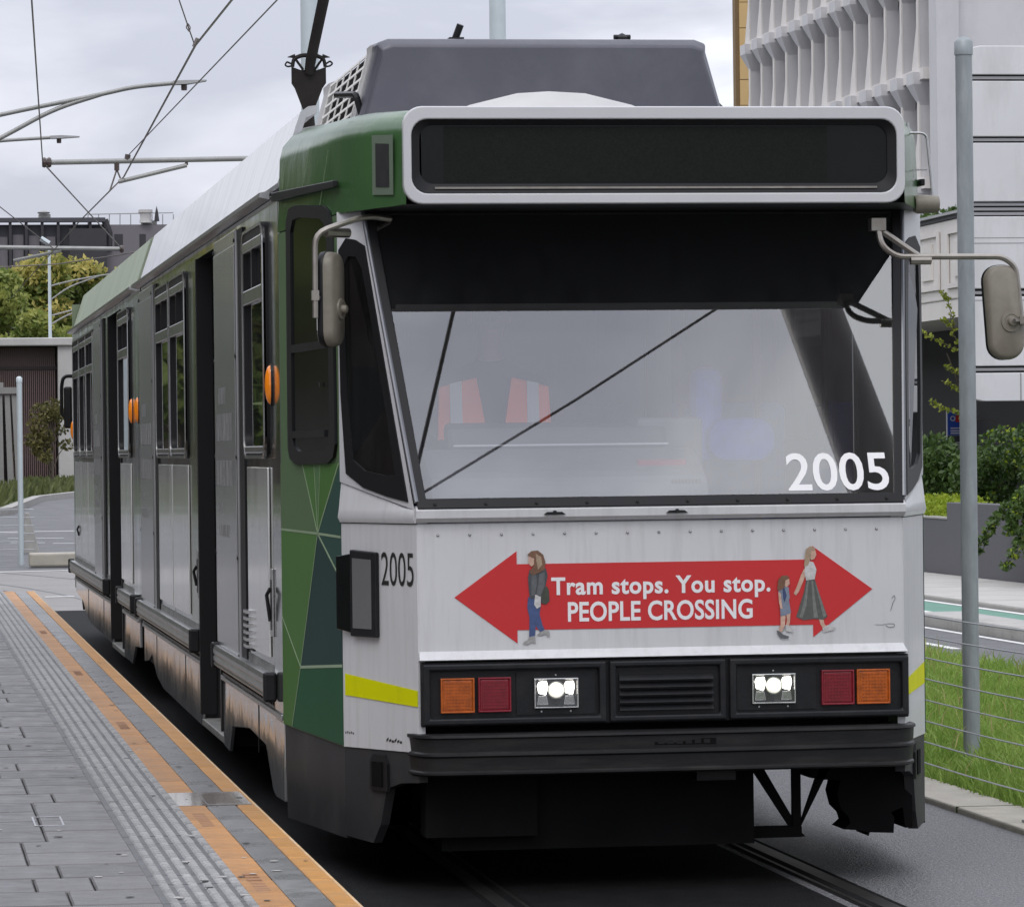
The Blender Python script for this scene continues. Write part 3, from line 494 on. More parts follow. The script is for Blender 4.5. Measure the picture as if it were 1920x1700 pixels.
# --- long sides ----------------------------------------------------------
def side(sx, open_doors):
    X = sx*HW; w = sx*-.06
    def wall(y0, y1, z0, z1, name='side_panel', m='side', d=0, t=.06, **k):
        return T(MB().box(min(X+sx*d, X+sx*(d-t)), max(X+sx*d, X+sx*(d-t)), y0, y1, z0, z1), name, m, **k)
    ZT, ZB = 2.93, .60
    # head strip above the openings, grimy strip behind the rub rails, per body section
    for y0, y1 in ((2.46, 12.50), (12.86, 23.25)):
        wall(y0, y1, 2.86, ZT, 'head_strip')
        T(MB().plate([(X+sx*.004, y0-.05, 2.915), (X+sx*.05, y0-.05, 2.925), (X+sx*.05, y0-.05, 2.945), (X+sx*.004, y0-.05, 2.955)], (0, y1-y0+.1, 0)), 'gutter', 'rail_al')
    doors = [(5.505, 7.0), (14.93, 16.62)]
    for y0, y1 in ((2.46, 5.505), (7.0, 12.50), (12.86, 14.93), (16.62, 23.25)):
        wall(y0, y1, .60, .80, 'sole_bar', 'grime')
        b = MB()
        n = int((y1-y0)/.085)
        for k in range(n):
            yy = y0+.06+k*.085
            b.box(min(X+sx*.003, X-sx*.01), max(X+sx*.003, X-sx*.01), yy, yy+.035, .615, .632)
        T(b, 'slot_holes', 'under', kind='stuff')
    solid = [(2.46, 2.56, 'side'), (3.72, 5.505, 'side'), (7.0, 7.70, 'side_green'), (10.43, 12.50, 'side'), (12.86, 13.50, 'side'), (16.62, 18.82, 'side'), (22.75, 23.25, 'side_green')]
    for y0, y1, m in solid: wall(y0, y1, .80, 2.86, 'side_pillar', m)
    # windows: frame, two panes, mullion, bright sill
    wins = [(2.56, 3.72), (7.70, 9.07), (9.10, 10.43), (13.50, 14.93), (18.82, 20.12), (20.14, 21.44), (21.46, 22.75)]
    for y0, y1 in wins:
        wall(y0, y1, .80, 1.76, 'waist_panel', 'side_green' if y0 > 18 else 'side')
        wall(y0, y1, 2.80, 2.86, 'window_header')
        if sx < 0 or y0 < 4:
            wall(y0+.03, y1-.03, .83, 1.70, 'cover_plate', 'sidelight', d=.012, t=.010, bevel=.004)
        yc, hw_, zc, hh = (y0+y1)/2, (y1-y0)/2-.02, 2.285, .545
        O = [(X, yc+a, zc+b) for a, b in rr(2*hw_, 2*hh, .10)]; I = [(X, yc+a, zc+b) for a, b in rr(2*hw_-.14, 2*hh-.12, .07)]
        f = T(MB().ring([(x-sx*.068, y, z) for x, y, z in O], [(x-sx*.068, y, z) for x, y, z in I], (sx*.090, 0, 0)), 'window_frame', 'rubber', smooth=40)
        T(MB().ring([(x+sx*.012, y, z) for x, y, z in O], [(x+sx*.012, yc+(y-yc)*.965, zc+(z-zc)*.975) for x, y, z in O], (sx*.016, 0, 0)), 'bright_trim', 'alu', f, smooth=40)
        xx = X+sx*.004
        T(MB().poly([(xx, yc-hw_+.07, 1.80), (xx, yc+hw_-.07, 1.80), (xx, yc+hw_-.07, 2.50), (xx, yc-hw_+.07, 2.50)]), 'pane', 'pane' if sx < 0 else 'blindpane', f)
        T(MB().poly([(xx, yc-hw_+.07, 2.50), (xx, yc+hw_-.07, 2.50), (xx, yc+hw_-.07, 2.76), (xx, yc-hw_+.07, 2.76)]), 'pane', 'pane' if sx < 0 else 'blindpane', f)
        a0, a1 = sorted((X-sx*.01, X+sx*.026))
        T(MB().box(a0, a1, yc-hw_+.06, yc+hw_-.06, 2.475, 2.545), 'transom', 'alu', f, bevel=.006)
        T(MB().box(a0, a1, yc-hw_+.06, yc+hw_-.06, 2.725, 2.775), 'top_rail', 'alu', f, bevel=.006)
        T(MB().box(a0, a1, yc-hw_+.06, yc+hw_-.06, 1.765, 1.80), 'sill', 'alu', f, bevel=.006)
        T(MB().box(a0, a1, yc-.012, yc+.012, 2.545, 2.725), 'vent_bar', 'rubber', f)
    # sliding door leaves, slid open beside the doorways
    leaves = [(4.14, 5.50), (10.77, 12.19), (17.50, 18.79)] if open_doors else [(5.5, 7.0), (14.93, 16.62)]
    for y0, y1 in leaves:
        lf = wall(y0, y1, .735, 2.875, 'door_leaf', 'door', d=.020, t=.018, bevel=.006)
        x0 = X+sx*.0205
        T(MB().box(*sorted((x0, x0+sx*.005)), y0+.03, y1-.03, .78, 2.80), 'door_skin', 'door', lf, bevel=.003)
        for yy in (y0+.02, y1-.02):
            for zz in (.76, 1.25, 1.75, 2.25, 2.82): T(MB().lathe([(.012, 0), (.012, sx*.007)], (x0, yy, zz), 'X', 6), 'bolt', 'numblack', lf)
        if open_doors:
            wall(y0-.29, y0-.02, .74, 2.87, 'door_gap_seal', 'rubber', d=.010, t=.009)
            b = MB()      # worn advertising print on the leaf
            for zr, hgt, n, yy0, wd in ((2.02, .085, 4, .30, .085), (1.83, .14, 6, .14, .16), (1.60, .13, 6, .14, .16), (1.46, .05, 3, .25, .07), (1.34, .06, 5, .25, .11)):
                for k in range(n):
                    q = y1-yy0-k*wd*1.25
                    if q-wd < y0+.1: break
                    b.box(*sorted((x0+sx*.0052, x0+sx*.0058)), q-wd, q, zr-.22*0, zr+hgt)
            T(b, 'worn_print', 'wornprint', lf, kind='stuff')
    for y0, y1 in doors:
        for q, r_ in ((y0-.02, y0+.04), (y1-.04, y1+.02)): wall(q, r_, .30, 2.86, 'door_jamb', 'rubber', d=.008, t=.09)
        T(MB().box(*sorted((X-sx*.002, X-sx*.5)), y0, y1, .235, .275), 'door_step', 'grime', bevel=.006)
        T(MB().box(*sorted((X-sx*.30, X-sx*.7)), y0, y1, .50, .58), 'door_step', 'int_dark')
        for q in (y0-.03, y1+.01): T(MB().box(*sorted((X-sx*.02, X-sx*.9)), q, q+.02, .22, 2.86), 'stairwell_wall', 'int_dark')
        T(MB().tube([(X-sx*.10, y1-.12, .75), (X-sx*.10, y1-.12, 2.3)], .017, 8), 'grab_pole', 'alu')
    # rub rails with black end caps
    for y0, y1 in ((2.35, 5.48), (7.08, 12.40), (12.95, 14.90), (16.80, 23.35)):
        b = MB(); prof = [(0, .655), (.045, .655), (.05, .665), (.046, .675), (.052, .685), (.052, .70), (.046, .71), (.052, .72), (.052, .74), (.044, .76), (0, .76)]
        rl = T(b.plate([(X+sx*(.001+a), y0+.05, z) for a, z in prof], (0, y1-y0-.1, 0)), 'rub_rail', 'rail_al')
        for q in (y0, y1-.05): T(MB().box(*sorted((X+sx*.001, X+sx*.062)), q, q+.05, .64, .775), 'rail_cap', 'black', rl, bevel=.012)
    # polished skirts with bogie cut-outs
    for pts in ([(5.50, .60), (5.50, .23), (5.15, .22), (4.95, .36), (3.9, .42), (3.0, .40), (2.66, .22), (2.52, .20), (2.10, .21), (2.06, .60)],
                [(12.40, .60), (12.40, .33), (11.9, .36), (11.55, .42), (11.1, .30), (10.4, .25), (7.02, .23), (7.02, .60)],
                [(14.92, .60), (14.92, .24), (13.9, .24), (13.5, .38), (12.92, .40), (12.92, .60)],
                [(23.2, .60), (23.2, .47), (21.7, .42), (21.2, .33), (20.4, .28), (16.63, .26), (16.63, .60)]):
        sk_ = T(MB().plate([(X-sx*.004, y, z) for y, z in pts], (sx*-.02, 0, 0)), 'polished_skirt', 'polish', bevel=.004)
        y1 = max(p[0] for p in pts); y0 = min(p[0] for p in pts)
        T(MB().box(*sorted((X-sx*.002, X+sx*.010)), y0+.01, y1-.01, .575, .60), 'skirt_moulding', 'rail_al', sk_, bevel=.004)
        for q in np.arange(y0+1.3, y1-.9, 2.7): T(MB().box(*sorted((X-sx*.0035, X-sx*.001)), q, q+.012, .34 if pts[0][0] < 6 else .30, .575), 'skirt_seam', 'rubber', sk_)
    # orange side markers
    for y in (2.42, 13.36, 12.62, 23.1):
        z = 2.075 if y < 20 else 2.0
        b = MB(); lps = []
        for k in range(7):
            a = k/6*math.pi/2; lps.append([(X+sx*(.009+.026*math.sin(a)), y+.035*math.cos(a)*math.cos(q), z+.09*max(.02, math.cos(a))*math.sin(q)) for q in [2*math.pi*j/18 for j in range(18)]])
        mk = T(b.loft(lps), 'side_marker', 'orange_side', smooth=60)
        T(MB().loft([[(X+sx*d_, y+.040*math.cos(q), z+.098*math.sin(q)) for q in [2*math.pi*j/18 for j in range(18)]] for d_ in (0, .0088)]), 'marker_base', 'rubber', mk)
    # recessed handles and vents
    for y, z0, z1 in ((2.50, .93, 1.24), (7.10, .95, 1.22), (22.0, .95, 1.2)):
        h_ = T(MB().box(*sorted((X, X+sx*.010)), y-.05, y+.05, z0, z1), 'handle_plate', 'alu', bevel=.003)
        T(MB().box(*sorted((X+sx*.0102, X+sx*.012)), y-.028, y+.028, z0+.03, z1-.05), 'handle_recess', 'numblack', h_)
        T(MB().tube([(X+sx*.014, y-.015, z1-.09), (X+sx*.03, y, z1-.12), (X+sx*.014, y+.01, z0+.07)], .009, 6), 'handle', 'black', h_)
    lv = T(MB().box(*sorted((X, X+sx*.006)), 3.52, 3.74, .815, 1.03), 'side_vent', 'rubber')
    for k in range(6): T(MB().box(*sorted((X+sx*.006, X+sx*.035)), 3.53, 3.73, .83+k*.033, .845+k*.033), 'vent_slat', 'alu', lv)
    # cover plate over the joint and dark gap below
    T(MB().box(*sorted((X+sx*.004, X-sx*.02)), 12.30, 13.38, .66, 2.93), 'joint_cover', 'side', bevel=.008)
    T(MB().box(*sorted((X-sx*.08, X-sx*.12)), 12.40, 12.95, .3, .66), 'joint_skirt', 'rubber')
K['wornprint'] = pm('worn_print', (.20, .20, .20), .45, var=.35, scale=9, dirt=(.38, .38, .38), dscale=6, dstretch=(3, 3, .7), damount=.9)
side(-1, True); side(1, False)
# --- roof ------------------------------------------------------------------
def roof(y0, y1, m, mc, nm, yd):
    P_ = [(1.325, 2.95), (1.33, 2.97), (1.225, 3.285), (1.19, 3.31), (1.15, 3.315), (1.15, 3.28), (1.20, 3.26), (1.30, 2.95)]
    for sx in (-1, 1): T(MB().plate([(sx*x, y0, z) for x, z in P_], (0, y1-y0, 0)), nm, m, smooth=30)
    T(MB().plate([(-1.16, yd, 3.30), (-1.0, yd, 3.33), (0, yd, 3.35), (1.0, yd, 3.33), (1.16, yd, 3.30), (1.16, yd, 3.25), (-1.16, yd, 3.25)], (0, y1-yd, 0)), 'roof_deck', mc)
T(MB().box(-1.16, 1.16, 2.0, 3.4, 3.15, 3.20), 'hood_roof', 'roofgrey')
roof(2.09, 12.45, 'roofwhite', 'roofgrey', 'roof_valance', 3.35); roof(12.85, 23.2, 'roofolive', 'roofolive', 'roof_valance', 12.85)
T(MB().box(-1.2, 1.2, 12.36, 12.94, 3.0, 3.30), 'joint_roof', 'rubber')
for k in range(6): T(MB().box(-1.22, 1.22, 12.47+k*.065, 12.50+k*.065, .75, 3.26), 'bellows_fold', 'rubber')
# far cab
T(MB().loft([[(-HW, 23.25, .5), (HW, 23.25, .5), (HW, 23.25, 3.2), (-HW, 23.25, 3.2)], [(-1.2, 24.5, .5), (1.2, 24.5, .5), (1.2, 24.5, 3.15), (-1.2, 24.5, 3.15)], [(-.96, 25.2, .55), (.96, 25.2, .55), (.98, 25.2, 3.1), (-.98, 25.2, 3.1)]]), 'far_cab', 'side_green')
T(MB().tube(arc([(-1.32, 23.35, 2.52), (-1.42, 23.35, 2.52), (-1.44, 23.35, 2.42), (-1.44, 23.35, 2.15), (-1.38, 23.35, 2.12)], .05), .018, 6), 'far_mirror_arm', 'black')
T(MB().box(-1.42, -1.34, 23.33, 23.37, 2.02, 2.42), 'far_mirror', 'black', bevel=.02)
# air-conditioning pod
def podl(y, wb, wt, zt, zb=3.33, r=.055):
    h = [(wb, zb), (wt+(wb-wt)*.18, zt-r*1.1), (wt+r*.35, zt-r*.35), (wt-r*.6, zt)]
    return [(-x, y, z) for x, z in h]+[(x, y, z) for x, z in reversed(h)]
pod = T(MB().loft([podl(2.86, .845, .745, 3.66), podl(2.90, .865, .762, 3.695), podl(3.08, .865, .765, 3.70)]), 'cooling_pod', 'pod', smooth=40, bevel=.01)
T(MB().loft([podl(3.08, .835, .74, 3.68), podl(4.95, .835, .74, 3.68)]), 'pod_body', 'under', pod)
T(MB().loft([podl(3.08, .872, .772, 3.70), podl(3.24, .872, .772, 3.70)]), 'pod_collar', 'podlight', pod, smooth=40)
T(MB().loft([podl(4.95, .87, .77, 3.69), podl(5.25, .87, .77, 3.69), podl(6.0, .80, .60, 3.52), podl(6.3, .75, .5, 3.38)]), 'pod_tail', 'podlight', pod, smooth=40)
for sx in (-1, 1):
    f = lambda y, z: (sx*(.865-(z-3.33)/.37*.10+.004), y, z)
    for k in range(6):
        y = 3.27+k*.325
        T(MB().plate([f(y, 3.34), f(y+.02, 3.34), f(y+.02, 3.66), f(y, 3.66)], (sx*.006, 0, .002)), 'grille_bar', 'grille', pod)
    for k in range(6):
        z = 3.37+k*.055
        T(MB().plate([f(3.25, z), f(4.93, z), f(4.93, z+.013), f(3.25, z+.013)], (sx*.005, 0, .001)), 'grille_bar', 'grille', pod)
T(MB().loft([[(-.70, y, 3.20), (-.53, y, 3.25+h*.30), (-.32, y, 3.25+h*.9), (-.18, y, 3.25+h), (-.02, y, 3.25+h*.9), (.19, y, 3.25+h*.30), (.36, y, 3.20)] for y, h in ((1.45, .0), (1.6, .085), (2.4, .10), (2.86, .10))]), 'roof_fairing', 'podlight', smooth=50)
T(MB().tube([(-.40, 3.0, 3.70), (-.375, 2.98, 3.77)], .017, 8).box(-.43, -.36, 2.97, 3.04, 3.695, 3.71), 'aerial', 'black', pod)
T(MB().lathe([(.03, 0), (.03, .015), (.012, .03), (0, .035)], (.40, 3.0, 3.70), 'Z', 8).tube([(.36, 3.0, 3.715), (.44, 3.0, 3.715)], .012, 6), 'bolt_cleat', 'black', pod)
T(MB().tube([(.84, 2.95, 3.40), (.88, 2.95, 3.36)], .012, 6), 'cleat', 'black', pod)
T(MB().tube(arc([(-.85, 2.98, 3.35), (-.875, 2.97, 3.44), (-.92, 3.4, 3.475)], .03), .016, 6), 'lifting_lug', 'black', pod)
# current collector: sprung yoke and dark pole
pg = T(MB().tube([(-.50, 8.9, 3.36), (-.50, 8.88, 3.75), (-.50, 8.85, 3.86)], [.05, .05, .035], 10).plate([(-.53, 8.86, 3.84), (-.47, 8.86, 3.84), (-.40, 8.84, 3.99), (-.375, 8.83, 4.02), (-.375, 8.83, 4.12), (-.44, 8.83, 4.10), (-.56, 8.83, 4.10), (-.625, 8.83, 4.12), (-.625, 8.83, 4.02), (-.60, 8.84, 3.99)], (0, .03, 0)), 'current_collector', 'collector')
T(MB().tube([(-.50, 8.83, 4.08), (-.49, 8.80, 4.16), (-.43, 8.6, 4.50), (-.30, 8.2, 5.35)], [.030, .034, .036, .03], 10), 'collector_pole', 'collector', pg)
T(MB().tube(arc([(-.62, 8.83, 4.12), (-.61, 8.83, 4.17), (-.55, 8.83, 4.19), (-.45, 8.83, 4.19), (-.39, 8.83, 4.17), (-.38, 8.83, 4.12)], .02), .014, 6).tube([(-.655, 8.83, 4.178), (-.60, 8.83, 4.185)], [.002, .014], 6).tube([(-.40, 8.83, 4.185), (-.345, 8.83, 4.178)], [.014, .002], 6)
  .tube(arc([(-.62, 8.83, 4.135), (-.66, 8.83, 4.15), (-.675, 8.83, 4.13), (-.655, 8.83, 4.12), (-.62, 8.83, 4.125)], .008), .006, 6).tube(arc([(-.38, 8.83, 4.135), (-.345, 8.83, 4.155), (-.325, 8.83, 4.14), (-.345, 8.83, 4.125), (-.38, 8.83, 4.12)], .008), .006, 6)
  .tube([(-.60, 8.83, 4.17), (-.54, 8.83, 4.10)], .009, 6).tube([(-.40, 8.83, 4.17), (-.46, 8.83, 4.10)], .009, 6), 'collector_spring', 'collector', pg)
T(MB().tube([(-.75, 8.15, 5.50), (.25, 8.15, 5.50)], .02, 8).tube([(-.75, 8.15, 5.5), (-.95, 8.15, 5.40)], .018, 6).tube([(.25, 8.15, 5.5), (.45, 8.15, 5.40)], .018, 6).tube([(-.30, 8.2, 5.35), (-.28, 8.15, 5.5)], .02, 6), 'contact_strip', 'steel', pg)
for o_ in [pg]+[c_ for c_ in pg.children if c_.name.startswith('collector_spring')]:
    for v_ in o_.data.vertices: v_.co.x = -.5+(v_.co.x+.5)*.84
# --- underframe ------------------------------------------------------------
T(MB().box(-1.22, 1.22, 2.2, 12.3, .62, .80).box(-1.22, 1.22, 13.0, 23.2, .62, .80).box(-.95, .95, .12, 2.2, .50, .80), 'underframe', 'under')
for y in (3.9, 12.6, 21.2):
    bg_ = T(MB().box(-.95, .95, y-.9, y+.9, .34, .60).box(-1.15, -.80, y-.25, y+.25, .25, .5).box(.80, 1.15, y-.25, y+.25, .25, .5), 'bogie', 'under')
    for yy in (y-.85, y+.85):
        for x in (-.72, .72): T(MB().lathe([(0, -.06), (.30, -.06), (.33, -.05), (.33, .05), (.30, .06), (0, .06)], (x, yy, .335), 'X', 24), 'wheel', 'under', bg_, smooth=40)
T(MB().box(-.88, .40, .18, .40, .16, .50).box(-.95, -.5, .12, .3, .22, .50), 'front_equipment', 'under')
T(MB().plate([(.42, .30, .45), (.47, .30, .45), (.62, .30, .19), (.64, .30, .17), (.60, .30, .17)], (0, .03, 0)).box(.585, .62, .29, .32, .17, .47).plate([(.63, .30, .25), (.62, .30, .21), (.74, .30, .44), (.76, .30, .47), (.71, .30, .47)], (0, .03, 0)).box(.30, .62, .28, .33, .17, .215), 'guard_bracket', 'under')
T(MB().plate([(.66, .3, .47), (.66, .3, .41), (.72, .3, .40), (.79, .3, .40), (.775, .3, .34), (.79, .3, .28), (.82, .3, .25), (.83, .3, .22), (.80, .3, .195), (.86, .3, .19), (.90, .3, .18), (.905, .3, .165), (.91, .3, .18), (1.01, .3, .175), (1.015, .3, .24), (1.0, .3, .26), (1.05, .3, .28), (1.06, .3, .195), (1.09, .3, .195), (1.09, .3, .47)], (0, .22, 0)), 'sand_box', 'under')
T(MB().box(.14, .30, .05, .12, .43, .48), 'coupler_cover', 'bumper')
T(MB().plate([(-1.28, 22.5, .45), (-1.28, 23.1, .56), (-1.28, 23.05, .36), (-1.28, 22.9, .30)], (.1, 0, 0)), 'rear_guard', 'under')
# --- inside ------------------------------------------------------------------
T(MB().box(-1.26, 1.26, 2.1, 5.45, .84, .88).box(-.8, .8, 5.45, 7.05, .84, .88).box(-1.26, 1.26, 7.05, 14.9, .84, .88).box(-.8, .8, 14.9, 16.65, .84, .88).box(-1.26, 1.26, 16.65, 23.2, .84, .88).box(-1.08, 1.08, .4, 2.1, .86, .9), 'cabin_floor', 'int_floor')
T(MB().box(-1.26, 1.26, 2.1, 23.2, 2.88, 2.92), 'cabin_ceiling', 'int_dark')
T(MB().box(-1.1, 1.1, .75, 2.1, 2.76, 2.80), 'cab_ceiling', 'int_dark')
T(MB().plate([(-1.06, .385, 2.335), (1.06, .385, 2.335), (1.09, .575, 2.745), (-1.09, .575, 2.745)], (0, .012, 0)), 'added_dark_panel', 'under')  # unseen black panel added behind the glass to darken its upper band
T(MB().box(-1.25, 1.25, 23.15, 23.2, .9, 2.9), 'end_bulkhead', 'int_grey')
dsh = T(MB().plate([(-.90, .24, 1.50), (-.90, .32, 1.66), (-.90, .58, 1.78), (-.90, .66, 1.76), (-.90, .66, 1.0), (-.90, .24, 1.0)], (1.16, 0, 0)), 'dashboard', 'dash', bevel=.05)
T(MB().plate([(-.78, .60, 1.76), (-.78, .63, 1.86), (-.78, .74, 1.885), (-.78, .74, 1.76)], (.92, 0, 0)), 'instrument_binnacle', 'int_dark', dsh, bevel=.02)
T(MB().box(.02, .30, .64, .74, 1.60, 1.895), 'ticket_console', 'dash', dsh, bevel=.02)
T(MB().box(-.02, .18, .40, .46, 1.695, 1.72), 'fault_lamp', 'red_lens', dsh)
T(MB().box(-.76, .14, .575, .585, 1.783, 1.790), 'dash_edge_trim', 'alu', dsh)
for k in range(9): T(MB().box(.10+k*.014, .108+k*.014, .30, .305, 1.58, 1.64), 'speaker_slot', 'int_dark', dsh)
T(MB().box(.30, .34, 1.9, 1.94, .9, 2.8).box(-1.1, -1.06, 1.9, 1.94, .9, 2.8), 'cab_partition_post', 'int_dark')
T(MB().box(.20, .42, 1.96, 1.99, 1.75, 2.55), 'notice_board', 'int_cream')
T(MB().poly([(-1.1, 1.95, 1.2), (.3, 1.95, 1.2), (.3, 1.95, 2.75), (-1.1, 1.95, 2.75)]), 'cab_partition_glass', 'darkpane')
T(MB().box(-1.06, .3, 1.94, 1.97, .9, 1.3), 'cab_partition', 'int_dark')
for x, y in ((.95, 2.6), (.55, 2.4), (.45, 4.2), (-.45, 4.6), (.45, 7.4), (-.45, 7.4), (.5, 10), (-.5, 10), (.45, 14.5), (-.45, 17)):
    T(MB().tube([(x, y, .88), (x, y, 2.88)], .017, 8), 'grab_pole', 'handrail')
def seat(x, y, f=1):
    s = T(MB().box(x-.21, x+.21, y-.21, y+.21, 1.28, 1.36), 'seat', 'seatblue', bevel=.035)
    T(MB().box(x-.20, x+.20, y+f*.17-.04, y+f*.17+.04, 1.36, 1.98), 'seat_back', 'seatblue', s, bevel=.035)
    T(MB().box(x-.04, x+.04, y-.1, y+.1, .88, 1.28), 'seat_leg', 'int_dark', s)
for y in (3.0, 3.9, 7.8, 8.7, 9.6, 10.5, 17.6, 18.6, 19.6, 20.6, 21.6):
    for x in (.55, 1.0): seat(x, y)
    if y > 7.5:
        for x in (-.55, -1.0): seat(x, y)
# round-backed blue seat just behind the windscreen
sb = T(MB().box(.42, .56, 1.45, 1.60, 1.70, 2.12), 'folding_seat', 'seatblue', bevel=.05)
T(MB().plate([(.62+x_, 1.38, 1.80+z_) for x_, z_ in rr(.30, .19, .085)], (0, .10, 0)), 'seat_pad', 'seatblue', sb, bevel=.02)
ds = T(MB().box(-.75, -.30, .95, 1.35, 1.28, 1.36), 'driver_seat', 'int_dark', bevel=.04)
T(MB().box(-.74, -.31, 1.32, 1.42, 1.36, 2.06), 'driver_seat_back', 'int_dark', ds, bevel=.04)
T(MB().lathe([(.06, .9), (.06, 1.32)], (-.52, 1.15, 0), 'Z', 10), 'seat_column', 'int_dark', ds)

# ================================================================== THE DRIVER
def skin_body(name, verts, edges, radii, m, parent=None, root=0, sub=2):
    me = bpy.data.meshes.new(name); me.from_pydata(verts, edges, []); o = bpy.data.objects.new(name, me); C.objects.link(o)
    o.modifiers.new('skin', 'SKIN')
    if not me.skin_vertices: me.skin_vertices.new()
    for i, r_ in enumerate(radii):
        me.skin_vertices[0].data[i].radius = r_ if isinstance(r_, tuple) else (r_, r_); me.skin_vertices[0].data[i].use_root = i == root
    s = o.modifiers.new('sub', 'SUBSURF'); s.levels = sub; s.render_levels = sub
    dg = bpy.context.evaluated_depsgraph_get(); m2 = bpy.data.meshes.new_from_object(o.evaluated_get(dg)); bpy.data.objects.remove(o); m2.name = name
    m2.materials.clear(); return link(name, m2, m, parent, smooth=180)
K['uniform'] = pm('dark_uniform', (.014, .016, .022), .8, var=.2); K['skin'] = pm('skin', (.20, .12, .085), .5, var=.05); K['vest'] = pm('orange_vest', (.95, .15, .05), .6, var=.08); K['strip'] = pm('silver_strip', (.5, .52, .5), .4, var=.05); K['hair'] = pm('dark_hair', (.03, .022, .018), .6, var=.3)
dx, dy = -.52, 1.16
pv_ = [(dx, dy, 1.44), (dx, dy+.03, 1.66), (dx, dy+.03, 1.88), (dx, dy+.02, 2.05), (dx, dy, 2.14), (dx, dy-.01, 2.21), (dx, dy-.015, 2.27), (dx, dy-.005, 2.35), (dx, dy+.005, 2.41),
    (dx-.11, dy-.05, 1.44), (dx-.12, dy-.48, 1.46), (dx-.12, dy-.50, 1.02), (dx-.12, dy-.62, .97), (dx+.11, dy-.05, 1.44), (dx+.12, dy-.48, 1.46), (dx+.12, dy-.50, 1.02), (dx+.12, dy-.62, .97)]
pr_ = [(.15, .12), (.15, .12), (.17, .12), (.14, .10), .055, .05, (.062, .072), (.082, .098), (.070, .085), .09, .075, .05, .045, .09, .075, .05, .045]
pe_ = [(0, 1), (1, 2), (2, 3), (3, 4), (4, 5), (5, 6), (6, 7), (7, 8), (0, 9), (9, 10), (10, 11), (11, 12), (0, 13), (13, 14), (14, 15), (15, 16)]
for s in (-1, 1):        # arms reach the controls; palm and five unequal, bent fingers
    k = len(pv_); pv_ += [(dx+s*.19, dy+.02, 2.03), (dx+s*.25, dy-.06, 1.78), (dx+s*.16, dy-.36, 1.735), (dx+s*.15, dy-.43, 1.74)]; pr_ += [.075, .055, .033, (.038, .018)]; pe_ += [(3, k), (k, k+1), (k+1, k+2), (k+2, k+3)]
    for q, ln in ((-.030, .06), (-.010, .075), (.010, .08), (.030, .07)):
        j = len(pv_); pv_ += [(dx+s*.15+q, dy-.45-ln*.45, 1.745), (dx+s*.15+q, dy-.45-ln, 1.718)]; pr_ += [.009, .008]; pe_ += [(k+3, j), (j, j+1)]
    j = len(pv_); pv_ += [(dx+s*.10, dy-.42, 1.74), (dx+s*.088, dy-.455, 1.73)]; pr_ += [.010, .009]; pe_ += [(k+2, j), (j, j+1)]
person = tag(skin_body('person', pv_, pe_, pr_, K['uniform']), 'seated driver in a dark uniform and orange safety vest behind the windscreen', 'person')
person.data.materials.append(K['skin'])
for pl in person.data.polygons:
    if pl.center.z > 2.15 or (pl.center.y < dy-.38 and pl.center.z > 1.6): pl.material_index = 1
MB().plate([(dx-.012, dy-.105, 2.35), (dx+.012, dy-.105, 2.35), (dx+.018, dy-.13, 2.305), (dx-.018, dy-.13, 2.305)], (0, .03, 0)).build('nose', K['skin'], person, bevel=.004)
for s in (-1, 1):
    MB().lathe([(0, -.012), (.012, -.006), (.012, .004)], (dx+s*.032, dy-.092, 2.345), 'Y', 8).build('eye', K['hair'], person)
    MB().lathe([(0, -.01), (.028, -.006), (.028, .008), (0, .01)], (dx+s*.083, dy+.01, 2.33), 'X', 10).build('ear', K['skin'], person)
MB().box(dx-.025, dx+.025, dy-.098, dy-.08, 2.268, 2.275).build('mouth', K['red_lens'], person)
MB().loft([[(dx+.088*c_*math.cos(q), dy+.02+.105*c_*math.sin(q), z+.02*math.sin(q)) for q in [2*math.pi*j/16 for j in range(16)]] for c_, z in ((1.0, 2.375), (1.0, 2.42), (.75, 2.462), (.2, 2.475))]).build('hair', K['hair'], person, smooth=60)
for s in (-1, 1):        # the two fronts of the vest, each with a silver strip
    fr_ = MB().plate([(dx+s*.235, dy-.115, 2.035), (dx+s*.075, dy-.12, 2.075), (dx+s*.02, dy-.165, 1.74), (dx+s*.02, dy-.16, 1.50), (dx+s*.225, dy-.14, 1.50), (dx+s*.245, dy-.14, 1.80)], (0, .012, 0)).build('vest_front', K['vest'], person, bevel=.004)
    MB().plate([(dx+s*.19, dy-.1225, 2.05), (dx+s*.14, dy-.1245, 2.06), (dx+s*.135, dy-.170, 1.52), (dx+s*.19, dy-.165, 1.52)], (0, -.003, 0)).build('reflective_strip', K['strip'], fr_)

# ================================================================== GROUND
def P(px, py, y):         # point seen in the photograph at (px, py), standing at distance y along the track
    u, v = px-960, py-842; u, v = u*math.cos(ROLL)-v*math.sin(ROLL), u*math.sin(ROLL)+v*math.cos(ROLL)
    d = fw+rt*(u/7700)-up*(v/7700); return CAM+d*((y-CAM.y)/d.y)
K['asphalt'] = pm('asphalt', (.085, .085, .09), .55, var=.28, scale=1.2, bump=.5, bscale=130, dirt=(.15, .148, .145), dscale=.9, damount=.6, rvar=.15)
K['trackbed'] = pm('track_asphalt', (.095, .095, .10), .42, var=.45, scale=26, bump=1.0, bscale=85, dirt=(.42, .42, .425), dscale=75, damount=.9, rvar=.15)
K['ground'] = pm('plain_ground', (.14, .135, .125), .8, var=.2, scale=.4)
K['concrete'] = pm('pale_concrete', (.42, .39, .33), .75, var=.14, scale=4, bump=.25, bscale=50, dirt=(.24, .21, .17), dscale=3, damount=.5)
K['kerbstone'] = pm('kerb_concrete', (.36, .35, .33), .75, var=.15, scale=4, bump=.2, bscale=40, dirt=(.18, .17, .15), dscale=2, damount=.5)
